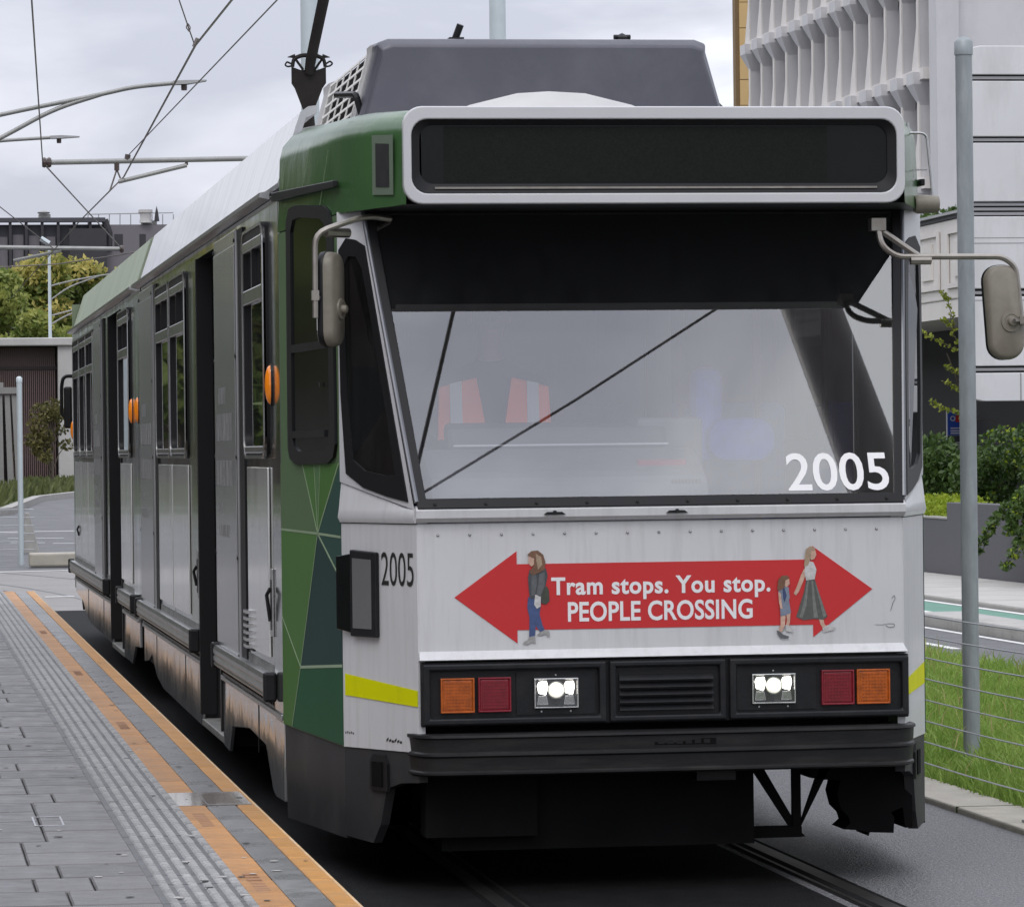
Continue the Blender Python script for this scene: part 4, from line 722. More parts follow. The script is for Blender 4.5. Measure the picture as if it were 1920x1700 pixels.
K['railsteel'] = pm('rail_steel', (.20, .19, .185), .35, metal=1, var=.25, scale=6)
K['roadpaint'] = pm('road_paint', (.66, .66, .64), .6, var=.12, scale=6, dirt=(.3, .3, .3), dscale=8, damount=.5)
K['greenlane'] = pm('green_bike_lane', (.09, .22, .16), .65, var=.15, scale=3)
K['crossing'] = pm('crossing_paving', (.23, .22, .21), .7, var=.15, scale=1.2, dirt=(.15, .145, .14), dscale=.6, damount=.5)
K['path'] = pm('footpath_concrete', (.40, .385, .36), .75, var=.1, scale=1.5, dirt=(.28, .27, .25), dscale=.8, damount=.4)
K['soil'] = pm('grass_soil', (.05, .075, .02), .9, var=.3, scale=3)
def sheet(name, m, pts, z, kind='structure', par=None):
    o = MB().poly([(x, y, z) for x, y in pts]).build(name, K[m], par)
    if not par: o['kind'] = kind
    return o
def rect(x0, x1, y0, y1): return [(x0, y0), (x1, y0), (x1, y1), (x0, y1)]
K['bed_shade'] = pm('painted_bed_shade', (.0085, .0085, .009), .7, var=.4, scale=6, bump=.5, bscale=80, spec=.10)  # near-black asphalt colour that carries the tram's shade
sheet('ground', 'ground', rect(-700, 700, -300, 1200), -.05)
tb = sheet('track_bed', 'trackbed', rect(-1.62, 1.99, -90, 46), 0)
sheet('track_shade', 'bed_shade', rect(-1.6, .56, -30, 40), .002, par=tb)  # dark sheet painting the shade under and ahead of the tram
for x in (-.7175, .7175):
    for nm, a, b, z, m in (('rail_head', -.035, .032, .004, 'railsteel'), ('rail_groove', .032, .072, .0035, 'under'), ('rail_lip', .072, .088, .004, 'railsteel'), ('rail_joint', -.06, -.035, .0028, 'under'), ('rail_joint', .088, .11, .0028, 'under')):
        sg_ = 1 if x < 0 else -1
        sheet(nm, m, rect(*sorted((x+sg_*a, x+sg_*b)), -88, 46), z, par=tb)
edge = struct(MB().box(1.99, 2.30, -40, 46, -.05, .03).build('concrete_edging', K['concrete'], None, bevel=.01))
for k in range(14): MB().box(1.985, 2.305, -6+k*3.0, -5.985+k*3.0, .0, .0312).build('edging_joint', K['soil'], edge)
sheet('grass_verge', 'soil', rect(2.30, 5.36, -40, 60), .0)
rd = sheet('road', 'asphalt', rect(5.36, 9.0, -60, 150), -.012)
sheet('gutter_line', 'roadpaint', rect(6.82, 6.90, -40, 120), -.008, par=rd)
for k in range(10): sheet('lane_dash', 'roadpaint', rect(6.02, 6.12, -4+k*7.5, -2+k*7.5), -.008, par=rd)
sheet('edge_line', 'roadpaint', rect(7.76, 7.86, -40, 120), -.008, par=rd); sheet('edge_line', 'roadpaint', rect(8.50, 8.60, -40, 120), -.004, par=rd)
sheet('bike_lane', 'greenlane', rect(7.86, 8.50, -40, 120), -.008, par=rd)
struct(MB().box(6.97, 7.45, -40, 23.5, -.03, .11).build('median_kerb', K['kerbstone'], None, bevel=.02))
fp = struct(MB().box(8.66, 10.7, -60, 150, -.05, .05).build('footpath', K['path'], None, bevel=.02))
for k in range(60): MB().box(8.7, 10.69, -10+k*1.5, -9.985+k*1.5, .04, .0515).build('path_joint', K['kerbstone'], fp)

# --- platform ---------------------------------------------------------------
K['paver'] = pm('grey_paver', (.108, .104, .102), .48, var=.16, scale=7, bump=.18, bscale=120, rnd=.26, dirt=(.065, .063, .062), dscale=3.2, damount=.75, rvar=.16)
K['tactile'] = pm('tactile_paver', (.26, .26, .255), .45, var=.28, scale=10, bump=.2, bscale=110, rnd=.12, dirt=(.11, .108, .105), dscale=14, damount=.95)
K['orange'] = pm('orange_paver', (.40, .185, .048), .5, var=.26, scale=6, bump=.12, bscale=100, rnd=.10, dirt=(.20, .12, .07), dscale=4.5, damount=.75)
K['edgepaint'] = pm('edge_orange', (.46, .21, .035), .5, var=.24, scale=6, bump=.1, bscale=100, rnd=.07, dirt=(.26, .17, .10), dscale=6, damount=.8)
K['nosing'] = pm('platform_nosing', (.50, .33, .16), .6, var=.25, scale=9, dirt=(.55, .50, .42), dscale=6, damount=.8)
K['joint'] = pm('mortar_joint', (.035, .035, .035), .8, var=.2)
K['coping'] = pm('grey_coping', (.148, .146, .145), .34, var=.2, scale=5, bump=.1, bscale=100, rnd=.2, rvar=.14)
YE = 30.2
pf = struct(MB().plate([(-9, -40, -.05), (-1.60, -40, -.05), (-1.60, YE-3, -.05), (-1.62, YE-1.2, -.05), (-1.85, YE, -.05), (-2.6, YE+1.4, -.05), (-9, YE+3, -.05)], (0, 0, .305)).build('platform', K['joint'], None))
struct(MB().poly([(-9, -40, .282), (-3.62, -40, .282), (-3.62, YE+2.2, .282), (-9, YE+2.9, .282)]).build('platform_paving', K['paver'], None))
def proto_box(x0, x1, y1, z0, z1, bev):
    b = MB(); c = bev
    b.add([(x0, 0, z0), (x1, 0, z0), (x1, y1, z0), (x0, y1, z0), (x0, 0, z1-c), (x1, 0, z1-c), (x1, y1, z1-c), (x0, y1, z1-c), (x0+c, c, z1), (x1-c, c, z1), (x1-c, y1-c, z1), (x0+c, y1-c, z1)],
          [(0, 1, 5, 4), (1, 2, 6, 5), (2, 3, 7, 6), (3, 0, 4, 7), (4, 5, 9, 8), (5, 6, 10, 9), (6, 7, 11, 10), (7, 4, 8, 11), (8, 9, 10, 11)])
    me = bpy.data.meshes.new('paver'); me.from_pydata(b.v, [], b.f); return me
def inst(name, me, m, par, loc, rot=0):
    if not me.materials: me.materials.append(m)
    o = bpy.data.objects.new(name, me); C.objects.link(o); o.parent = par; o.location = loc; o.rotation_euler.z = rot; return o
rp_ = random.Random(3)
# plank pavers, rows across the platform
pv = {w: proto_box(0, w-.0045, .428, .255, .290, .006) for w in (.20, .30, .40)}
y = -4.4
while y < YE+.2:
    x = -2.178; w = rp_.choice((.20, .30, .40))
    while x > -3.0:
        inst('paver', pv[w], K['paver'], pf, (x-w+.006, y, rp_.uniform(-.0015, .0015))); x -= w; w = rp_.choice((.20, .30, .40, .30))
    y += .45
MB().box(-3.62, -3.02, -4.4, YE+.5, .2, .284).box(-9, -2.185, -40, -4.41, .2, .286).build('paving_remainder', K['paver'], pf)
# directional tactile tiles: six rows of short raised bars each
b = MB().box(.003, .302, .003, .297, .25, .286)
for k in range(6):
    xx = .028+k*.050
    for j in range(4):
        y0, y1 = .006+j*.073, .006+j*.073+.062
        b.add([(xx, y0, .286), (xx+.034, y0, .286), (xx+.034, y1, .286), (xx, y1, .286), (xx+.007, y0+.010, .2925), (xx+.027, y0+.010, .2925), (xx+.027, y1-.010, .2925), (xx+.007, y1-.010, .2925)], [(0, 1, 5, 4), (1, 2, 6, 5), (2, 3, 7, 6), (3, 0, 4, 7), (4, 5, 6, 7)])
me_t = bpy.data.meshes.new('tactile_tile'); me_t.from_pydata(b.v, [], b.f)
K['tactile_base'] = pm('tactile_base', (.085, .086, .088), .5, var=.25, scale=10, bump=.2, bscale=110, rnd=.1)
me_t.materials.append(K['tactile_base']); me_t.materials.append(K['tactile'])
for p_ in me_t.polygons: p_.material_index = 1 if p_.center.z > .2865 else 0
for k in range(int((YE+4.4)/.30)): inst('tactile_tile', me_t, K['tactile'], pf, (-2.182, -4.4+k*.30, rp_.uniform(-.001, .001)))
me_o, me_g, me_e = proto_box(.002, .120, .394, .25, .290, .003), proto_box(.002, .126, .594, .25, .290, .003), proto_box(.002, .078, .394, .25, .290, .004)
for k in range(int((YE+3.2)/.40)):
    inst('orange_paver', me_o, K['orange'], pf, (-1.879, -4.4+k*.40, rp_.uniform(-.001, .001)))
    inst('edge_paver', me_e, K['edgepaint'], pf, (-1.630, -4.4+k*.40, rp_.uniform(-.001, .001)))
for k in range(int((YE+3.2)/.60)): inst('coping_paver', me_g, K['coping'], pf, (-1.758, -4.4+k*.60, rp_.uniform(-.001, .001)))
MB().box(-1.552, -1.540, -40, YE-1.2, .19, .287).build('nosing_strip', K['nosing'], pf, bevel=.004)
MB().box(-1.60, -1.553, -40, YE-1.4, .0, .25).build('platform_face', K['joint'], pf)
K['inkworn'] = pm('worn_ink', (.26, .12, .05), .6, var=.3, scale=20)
for yb in (-2.35, .1, 6.0, 11.5, 18):
    b = MB()
    for k, (a, w) in enumerate(((0, .05), (.07, .035), (.13, .06), (.22, .05), (.30, .03), (.36, .06), (.46, .05), (.54, .06))):
        b.box(-1.845, -1.795, yb+a, yb+a+w, .2905, .2911)
    b.build('worn_lettering', K['inkworn'], pf, kind='stuff')
ac = MB().box(-1.875, -1.565, 1.08, 1.75, .2905, .2915).build('access_cover', pm('pale_steel_cover', (.40, .35, .32), .12, metal=.1, var=.1, scale=5, coat=.4), pf)
MB().ring([(-1.60, 1.12, .2918), (-1.75, 1.12, .2918), (-1.75, 1.72, .2918), (-1.60, 1.72, .2918)], [(-1.604, 1.13, .2918), (-1.746, 1.13, .2918), (-1.746, 1.71, .2918), (-1.604, 1.71, .2918)], (0, 0, .0006)).build('cover_seam', K['alu'], ac)
# small square drain frame in the plank paving
MB().ring([(-2.50, .30, .291), (-2.38, .30, .291), (-2.38, .72, .291), (-2.50, .72, .291)], [(-2.492, .32, .291), (-2.388, .32, .291), (-2.388, .70, .291), (-2.492, .70, .291)], (0, 0, .002)).build('drain_frame', K['alu'], pf)

# trodden gum, grit and a few fallen leaves
q = random.Random(21); gm, gp = MB(), MB()
for k in range(150):
    x, y, r_ = q.uniform(-2.75, -1.58), -3.6+30*q.random()**1.6, q.uniform(.006, .019); (gm if k % 3 else gp).poly([(x+r_*q.uniform(.8, 1.2)*math.cos(a), y+r_*q.uniform(.8, 1.3)*math.sin(a), .2935) for a in np.linspace(0, 6.28, 9)[:-1]])
gm.build('trodden_gum', pm('old_gum', (.05, .048, .046), .8), pf, kind='stuff'); gp.build('pale_grit', pm('pale_grit', (.42, .40, .37), .6), pf, kind='stuff')
# --- grass --------------------------------------------------------------------
def leafmat(name, c1, c2, sc=1.3, trans=.3, rough=.6):
    m = bpy.data.materials.new(name); m.use_nodes = True; t = m.node_tree; t.nodes.clear(); n = t.nodes.new; l = t.links.new
    o = n('ShaderNodeOutputMaterial'); co = n('ShaderNodeTexCoord'); nz = n('ShaderNodeTexNoise'); nz.inputs['Scale'].default_value = sc; nz.inputs['Detail'].default_value = 8; nz.inputs['Roughness'].default_value = .75; l(co.outputs['Object'], nz.inputs['Vector'])
    r_ = n('ShaderNodeValToRGB'); r_.color_ramp.elements[0].position = .35; r_.color_ramp.elements[0].color = (*c1, 1); r_.color_ramp.elements[1].position = .65; r_.color_ramp.elements[1].color = (*c2, 1); l(nz.outputs['Fac'], r_.inputs[0])
    p = n('ShaderNodeBsdfPrincipled'); p.inputs['Roughness'].default_value = rough; p.inputs['Specular IOR Level'].default_value = .3; l(r_.outputs[0], p.inputs['Base Color'])
    tr = n('ShaderNodeBsdfTranslucent'); l(r_.outputs[0], tr.inputs[0]); mx = n('ShaderNodeMixShader'); mx.inputs[0].default_value = trans; l(p.outputs[0], mx.inputs[1]); l(tr.outputs[0], mx.inputs[2]); l(mx.outputs[0], o.inputs[0]); return m
def quick(name, v, f, m, par=None, kind=None):
    me = bpy.data.meshes.new(name); v = np.asarray(v, np.float32); f = np.asarray(f, np.int32); k = f.shape[1]
    me.vertices.add(len(v)); me.vertices.foreach_set('co', v.ravel()); me.loops.add(f.size); me.loops.foreach_set('vertex_index', f.ravel())
    me.polygons.add(len(f)); me.polygons.foreach_set('loop_start', np.arange(0, f.size, k, dtype=np.int32)); me.update(calc_edges=True)
    return link(name, me, m, par, kind=kind)
rng = np.random.default_rng(5)
def grass(name, x0, x1, y0, y1, n, h0, h1, m, wid=.006, z=0, kind='stuff'):
    x = rng.uniform(x0, x1, n); y_ = rng.uniform(y0, y1, n)
    cl = np.sin(x*5.1+y_*2.3)*np.sin(y_*3.7-x*1.9)*.25+1+rng.uniform(-.35, .35, n)
    h = rng.uniform(h0, h1, n)*cl; a = rng.uniform(0, 2*np.pi, n); lean = rng.uniform(.1, .9, n)*h; ca, sa = np.cos(a), np.sin(a); b = rng.uniform(0, np.pi, n); wx, wy = np.cos(b)*wid, np.sin(b)*wid
    base = np.stack([x, y_, np.full(n, z)], 1); W_ = np.stack([wx, wy, 0*wx], 1)
    mid_ = base+np.stack([ca*lean*.35, sa*lean*.35, h*.6], 1); tip = base+np.stack([ca*lean, sa*lean, h*(1-.2*lean/h)], 1)
    v = np.stack([base-W_, base+W_, mid_+W_*.8, mid_-W_*.8, tip], 1).reshape(-1, 3); i = np.arange(n)[:, None]*5
    f = np.concatenate([i+[0, 1, 2], i+[0, 2, 3], i+[3, 2, 4]]); return quick(name, v, f, m, None, kind)
K['grass'] = leafmat('grass_blades', (.14, .26, .035), (.32, .43, .10), 2.2, .4)
tag(grass('grass', 2.27, 5.40, -1.0, 18.5, 105000, .06, .16, K['grass'], .006), 'bright green uncut grass behind the cable fence', 'grass')

tag(grass('dry_grass', 2.27, 5.40, -1.0, 18.5, 2500, .10, .24, leafmat('dry_blades', (.20, .19, .06), (.45, .40, .17), 2, .3), .004), 'taller straw-coloured stalks among the green grass', 'grass')
# ================================================================== POLES, FENCES, WIRES
K['galv'] = pm('galvanised_steel', (.27, .295, .305), .5, metal=.35, var=.16, scale=5, stretch=(3, 3, 1), bump=.05, bscale=30, dirt=(.45, .47, .47), dscale=4, dstretch=(5, 5, .8), damount=.5)
K['galv_light'] = pm('pale_galvanised', (.52, .58, .60), .5, metal=.2, var=.06, scale=3)
K['cable'] = pm('steel_cable', (.50, .51, .52), .35, metal=.6, var=.1)
K['wire'] = pm('overhead_wire', (.17, .15, .14), .5, metal=.3, var=.1)
K['armgrey'] = pm('arm_galvanised', (.28, .28, .27), .5, metal=.3, var=.15, scale=6)
K['insul'] = pm('insulator_dark', (.07, .05, .045), .4, var=.1)
def post(name, label, base, h, r, m='galv', cap=True, cat='pole', r_top=None, collar=False):
    t = thing(name, label, cat, base); bx_, by_, bz_ = base
    MB().tube([(bx_, by_, bz_-.2), (bx_, by_, bz_+h)], [r, r_top or r], 20).build('shaft', K[m], t, smooth=40)
    if cap: MB().lathe([(r*1.1, -.07), (r*1.12, 0), (r*.6, .025), (0, .03)], (bx_, by_, bz_+h), 'Z', 20).build('cap', K[m], t, smooth=50)
    if collar: MB().lathe([(r*1.9, 0), (r*1.9, .012), (r*1.15, .02), (r*1.15, .06)], (bx_, by_, bz_), 'Z', 16).build('base_plate', K[m], t)
    return t
post('steel_pole', 'tall galvanised pole with a flat cap standing in the grass right of the tram', (2.735, 5.52, 0), 3.95, .046)
fc = thing('cable_fence', 'low fence of thin steel cables along the grass beside the track', 'fence', (2.13, 4.2, 0))
for y in (-7.9, -5.4, -2.9, -.4, 2.1, 4.6, 7.1, 9.6, 12.1, 14.6, 17.1):
    p = MB().box(2.12, 2.14, y-.025, y+.025, .03, 1.0).build('post', K['galv'], fc); MB().box(2.07, 2.19, y-.05, y+.05, .03, .042).build('foot_plate', K['galv'], p)
    for s in (-.03, .03): MB().lathe([(.009, 0), (.009, .05), (.013, .052), (.013, .065), (0, .067)], (2.13+s*1.2, y+.035, .042), 'Z', 6).build('anchor_bolt', K['alu'], p)
for k in range(8):
    z = .155+k*.107; pts = []
    for j in range(10):
        y0 = -7.9+2.5*j
        for q in range(4): pts.append((2.13, y0+2.5*q/4, z-.006*math.sin(math.pi*q/4)))
    pts.append((2.13, 17.1, z)); MB().tube(pts, .0042, 6).build('cable', K['cable'], fc)
# left far: slim pole, cable fence, blade post, concrete block
pl = P(40, 1058, 51); post('slim_pole', 'slim pale pole by the end of the platform beside the low concrete block', (pl.x, pl.y, 0), 3.02, .045, 'galv_light')
fl = thing('cable_fence', 'far cable fence left of the slim pale pole', 'fence', (-3.5, 56, 0))
for x in (-9, -6.6, -4.2, -1.8): MB().tube([(x, 56+(x+1.8)*.15, 0), (x, 56+(x+1.8)*.15, .95)], .025, 8).build('post', K['galv_light'], fl)
for k in range(6): MB().tube([(-9, 54.9, .12+k*.14), (-.62, 56.2, .12+k*.14)], .007, 6).build('cable', K['cable'], fl)
bl = MB().hexa([(-.72, 58.6, 0), (-.44, 58.6, 0), (-.44, 58.75, 0), (-.72, 58.75, 0), (-.70, 58.6, .72), (-.62, 58.6, .72), (-.62, 58.75, .72), (-.70, 58.75, .72)]).build('tapered_post', K['kerbstone'], None, bevel=.01)
tag(bl, 'short tapered grey post between the slim pole and the concrete block', 'post')
cb = MB().box(-.93, 3.5, 49.2, 49.7, 0, .215).build('concrete_block', K['concrete'], None, bevel=.03); tag(cb, 'low pale concrete block lying across the end of the track', 'block')
# masts
def mast(px, y, name_label, top=9.0, r=.14, arms=True):
    b = P(px, 300, y); t = thing('catenary_mast', name_label, 'mast', (b.x, y, 0))
    MB().tube([(b.x, y, -.1), (b.x, y, top)], [r, r*.85], 20).build('shaft', K['galv_light'], t, smooth=40); return t, b.x
m1, m1x = mast(583, 40.5, 'pale tram mast behind the dark current collector, holding the near bracket arm')
m2, m2x = mast(936, 43.5, 'pale tram mast rising behind the middle of the roof pod')
a0, a1 = P(80, 305, 40.5), P(583, 295, 40.5)
ar = MB().tube([a0, a1], .038, 10).build('bracket_arm', K['armgrey'], m1, smooth=40)
for px in (83, 92): MB().lathe([(.06, -.03), (.075, 0), (.06, .03)], P(px, 305, 40.5), 'X', 10).build('arm_end_insulator', K['insul'], ar)
w1 = P(222, 345, 40.5); r1, r2 = P(222, 341, 40.5), P(350, 310, 40.5)
MB().tube([r1, r2], .03, 8).build('registration_arm', K['armgrey'], ar); MB().tube([r2, P(349, 297, 40.5)], .022, 6).build('drop_clip', K['insul'], ar)
MB().tube([P(219, 305, 40.5), P(219, 320, 40.5)], .035, 8).build('insulator', K['insul'], ar); MB().tube([P(219, 318, 40.5), P(206, 358, 40.5)], .012, 6).build('drop_wire', K['wire'], ar); MB().tube([P(219, 318, 40.5), P(226, 335, 40.5)], .012, 6).build('drop_wire', K['wire'], ar)
MB().tube([P(238, 300, 40.5), P(240, 290, 40.5)], .04, 6).build('clamp', K['insul'], ar)
# second bracket arm further down the line, on its own mast left of the frame
m3 = thing('catenary_mast', 'far tram mast left of the frame whose bracket arm crosses the trees', 'mast', P(-330, 800, 67).to_tuple()[:2]+(0,))
mb_ = P(-330, 460, 67); MB().tube([(mb_.x, 67, -.1), (mb_.x, 67, 9)], .14, 16).build('shaft', K['galv_light'], m3, smooth=40)
ar2 = MB().tube([mb_, P(228, 467, 67)], .045, 8).build('bracket_arm', K['armgrey'], m3, smooth=40)
MB().tube([P(25, 489, 67), P(115, 470, 67)], .035, 6).build('registration_arm', K['armgrey'], ar2); MB().tube([P(76, 447, 67), P(92, 457, 67)], .055, 8).build('insulator', K['galv_light'], ar2); MB().lathe([(.06, -.04), (.08, 0), (.06, .04)], P(228, 467, 67), 'X', 8).build('arm_end_insulator', K['insul'], ar2)
# mast ahead of the tram; its reflection crosses the windscreen
m4 = thing('catenary_mast', 'dark mast beside the track in front of the tram, seen only reflected in the windscreen', 'mast', (2.33, -3.0, 0))
MB().tube([(2.33, -3.0, -.1), (1.70, -3.0, 9)], [.17, .155], 20).build('shaft', K['insul'], m4, smooth=40)
def wire(name, label, pts, r=.0075, grp='overhead tram wires'):
    return tag(MB().tube(pts, r, 6).build(name, K['wire'], None), label, 'wire', grp)
c1, c2 = P(206, 358, 40.5), P(150, 414, 51)
wire('contact_wire', 'contact wire over the near track running up to the top edge', [(-3.0, -70, 5.6), (-.32, -3.5, 5.6), (-.20, -2.3, 5.6), P(435, 0, 18.5), P(366, 86, 22.3), P(232, 332, 40.5), c1, c2, P(20, 560, 110)], .011)
wire('feeder_wire', 'thin wire from the near bracket arm to the top edge, right of the contact wire', [(1.72, -2.9, 8.6), P(520, 0, 21), P(240, 292, 40.5)], .008)
wire('guy_wire', 'thin wire from the left end of the near bracket arm to the top edge', [(-4.5, -6, 6.4), P(58, -20, 20.5), a0], .009)
wire('guy_wire', 'wire slanting down from the near bracket arm to the far one', [a0, P(228, 466, 67)], .011)
wire('hanger_wire', 'short hanger with an eyelet dropping onto the contact wire at the top', [P(333, -8, 21.5), P(352, 48, 22.2), P(364, 82, 22.3)], .007)
tag(MB().tube(arc([P(352, 44, 22.2), P(349, 52, 22.2), P(355, 60, 22.2), P(357, 52, 22.2), P(353, 45, 22.2)], .01), .006, 6).tube([P(370, 72, 22.3), P(363, 88, 22.3)], .018, 6).build('wire_clamp', K['wire'], None), 'small clamp and eyelet where the hanger meets the contact wire', 'clamp')
wire('contact_wire', 'far contact wire crossing the trees below the far bracket arm', [P(-300, 530, 69), P(0, 501, 68), P(110, 495, 68), P(225, 478, 67), P(420, 440, 64)], .012)
wire('guy_wire', 'thin wire entering at the left edge above the dark rooftop', [P(-200, 230, 60), P(0, 388, 62), P(100, 466, 67)], .010)
wire('span_wire', 'span wire from the mast ahead of the tram, seen reflected in the windscreen', [(1.87, -2.78, 6.55), (1.36, -2.93, 6.3), (.56, -3.23, 5.9), (-.32, -3.66, 5.6)], .0075)
# street lamps
K['lamphead'] = pm('lamp_head_grey', (.36, .36, .36), .5, var=.08)
def lamp(label, pole_px, base_y, y, head, arms, r=.04):
    b = P(pole_px, 700, y); t = thing('street_lamp', label, 'street lamp', (b.x, y, 0), 'street lamps with curved arms')
    MB().tube([(b.x, y, 0), (b.x, y, P(pole_px, base_y, y).z)], [.11, .07], 12).build('pole', K['galv_light'], t, smooth=40)
    for a in arms: MB().tube(arc([P(px, py, y) for px, py in a], 1.2, 5), r, 8).build('arm', K['armgrey'], t, smooth=50)
    if head:
        (x0, y0), (x1, y1) = head; p0, p1 = P(x0, y0, y), P(x1, y1, y); h = .035
        hd2 = MB().loft([[(p0.x, y-.09, p0.z-h), (p0.x, y+.09, p0.z-h), (p0.x, y+.09, p0.z+h), (p0.x, y-.09, p0.z+h)], [(p0.x+.25, y-.14, p0.z-h+.01), (p0.x+.25, y+.14, p0.z-h+.01), (p0.x+.25, y+.14, p0.z+h*1.2), (p0.x+.25, y-.14, p0.z+h*1.2)], [(p1.x, y-.10, p1.z-.008), (p1.x, y+.10, p1.z-.008), (p1.x, y+.10, p1.z+.012), (p1.x, y-.10, p1.z+.012)]]).build('lamp_head', K['lamphead'], t)
        MB().lathe([(.05, -.11), (.055, -.05), (.05, 0)], (p0.x+.2, y, p0.z-.02), 'Z', 8).build('photocell', K['insul'], hd2)
lamp('street lamp with a double curved arm high at the left, the nearer one', -170, 200, 57, ((324, 156), (387, 152)), [[(-170, 255), (0, 215), (190, 177), (250, 163), (326, 156)], [(-170, 345), (0, 260), (100, 205), (190, 177)]])
lamp('street lamp with a short arm at the left, below the nearer lamp', -180, 290, 78, ((94, 258), (149, 257)), [[(-180, 300), (-60, 272), (0, 264), (96, 258)]])
lamp('pale lamp column with thin double arms in front of the trees', 95, 468, 180, None, [[(95, 536), (130, 527), (190, 516), (260, 508)], [(95, 562), (130, 537), (190, 516)], [(95, 592), (140, 580), (190, 574)], [(97, 607), (130, 588), (190, 574)]], .035)

# ================================================================== TREES AND SHRUBS
def leaves(name, clumps, m, par=None, size=.1, kind=None, flat=.3):
    V = []; 
    for c, rad, n in clumps:
        d = rng.normal(size=(n, 3)); d /= np.linalg.norm(d, axis=1)[:, None]; rr_ = rng.uniform(.35, 1.05, n)**.55
        V.append(np.array(c)+d*rr_[:, None]*np.array(rad))
    p = np.concatenate(V); n = len(p); a = rng.normal(size=(n, 3)); a /= np.linalg.norm(a, axis=1)[:, None]; b = rng.normal(size=(n, 3)); b = np.cross(a, b); b /= np.linalg.norm(b, axis=1)[:, None]
    s = size*rng.uniform(.6, 1.3, n)[:, None]; a = a*s; b = b*s*.6; nn = np.cross(a, b); nn /= np.linalg.norm(nn, axis=1)[:, None]+1e-9
    v = np.stack([p-a, p+b*.9, p+a+nn*s*.2, p-b*.9], 1).reshape(-1, 3); f = np.arange(n*4).reshape(-1, 4); return quick(name, v, f, m, par, kind)
K['bark'] = pm('bark', (.10, .08, .06), .9, var=.3, scale=5, stretch=(3, 3, .6), bump=.4, bscale=10)
K['leaf_dark'] = leafmat('leaf_dark', (.04, .08, .018), (.21, .26, .065), .35, .4); K['leaf_mid'] = leafmat('leaf_mid', (.06, .11, .022), (.29, .34, .085), .4, .4)
K['leaf_yellow'] = leafmat('leaf_yellow', (.22, .24, .05), (.66, .55, .18), .5, .4); K['leaf_mixed'] = leafmat('leaf_mixed', (.10, .16, .03), (.40, .40, .11), .5, .4); K['leaf_young'] = leafmat('leaf_young', (.07, .075, .025), (.22, .19, .07), 1.2, .3)
K['leaf_shrub'] = leafmat('leaf_shrub', (.018, .05, .012), (.10, .16, .035), 2.5, .25, .4); K['leaf_lime'] = leafmat('leaf_lime', (.16, .25, .015), (.38, .45, .04), 5, .4); K['leaf_sprig'] = leafmat('leaf_sprig', (.16, .22, .02), (.40, .42, .08), 6, .35)
def tree(name, label, x, y, h, spread, m, n=5000, size=.3, grp=None, top=None, seed=0, base=0, low=.25):
    q = random.Random(seed); t = thing(name, label, 'tree', (x, y, base), grp); hc = h*(1-low)
    MB().tube([(x, y, base-.2), (x+q.uniform(-.2, .2), y, base+h*.35), (x+q.uniform(-.4, .4), y, base+h*.75)], [h*.025, h*.018, h*.006], 8).build('trunk', K['bark'], t, smooth=50)
    br = MB(); cl = []
    for k in range(16):
        a = q.uniform(0, 6.28); zz = low+q.uniform(.1, 1)*(1-low)*.88; rr_ = spread*q.uniform(.3, .85)*math.sin(math.pi*min(1, (zz-low)/(1-low)*.75+.22)); c = (x+rr_*math.cos(a), y+rr_*math.sin(a), base+h*zz); cl.append((c, spread*q.uniform(.28, .42)))
        br.tube([(x, y, base+h*max(.2, zz-.3)), (x+.5*(c[0]-x), y+.5*(c[1]-y), base+h*(zz-.1)), c], [h*.010, h*.006, h*.002], 5)
    br.build('limbs', K['bark'], t); tot = sum(r_**2 for c, r_ in cl)
    cr_ = leaves('crown', [(c, (r_, r_, r_*.8), int(n*r_*r_/tot)) for c, r_ in cl], K[m], t, size)
    if top:
        hi = sorted(cl, key=lambda c: -c[0][2])[:7]; leaves('yellowish_shoots', [((c[0], c[1]-.3*r_, c[2]+.35*r_), (r_*.95, r_*.95, r_*.6), int(n*.028)) for c, r_ in hi], K[top], cr_, size*1.1)  # yellowish leaves on the highest clumps
    return t
G1 = 'trees on the slope behind the slatted building'
for i, (px, py, y, h, sp, m, tp, lb) in enumerate([(25, 455, 215, 14.6, 4.4, 'leaf_mid', 'leaf_mixed', 'tall green tree at the left edge above the slatted building'), (95, 500, 222, 13.6, 3.8, 'leaf_mid', 'leaf_yellow', 'tree with yellowing top behind the pale lamp column'), (165, 478, 228, 14.0, 3.8, 'leaf_dark', 'leaf_yellow', 'golden-topped tree under the dark rooftop'), (235, 492, 220, 13.2, 3.6, 'leaf_dark', 'leaf_yellow', 'golden-topped tree next to the tram roof'),
        (-70, 440, 225, 14, 4.5, 'leaf_dark', None, 'large dark tree just left of the frame'), (60, 560, 205, 9.5, 3.6, 'leaf_mid', 'leaf_mixed', 'lower green tree in front, left of the lamp column'), (150, 570, 206, 9.2, 3.4, 'leaf_dark', 'leaf_mixed', 'lower dark tree in front, right of the lamp column')]):
    b = P(px, 700, y); tree('broadleaf_tree', lb, b.x, y, h, sp, m, 8000, .20, G1, tp, i+1, low=.15)
for i, (x, y, h) in enumerate([(-11, 150, 11), (-10.5, 136, 9), (-11.5, 165, 11), (-14, 172, 12), (-17, 158, 13), (-28, 205, 15), (-11, 105, 8), (-11.5, 88, 8.5), (-11, 70, 8), (-11.5, 50, 8.5), (-11, 30, 8)]):
    tree('broadleaf_tree', ['nearest','second','third','fourth','fifth','sixth','seventh','eighth','ninth','tenth','farthest'][10-i]+' street tree outside the picture on the left', x, y, h, h*.34, 'leaf_mid' if i % 2 else 'leaf_dark', 2500, .45, 'street trees left of the picture', 'leaf_yellow' if i % 3 == 0 else None, 20+i)
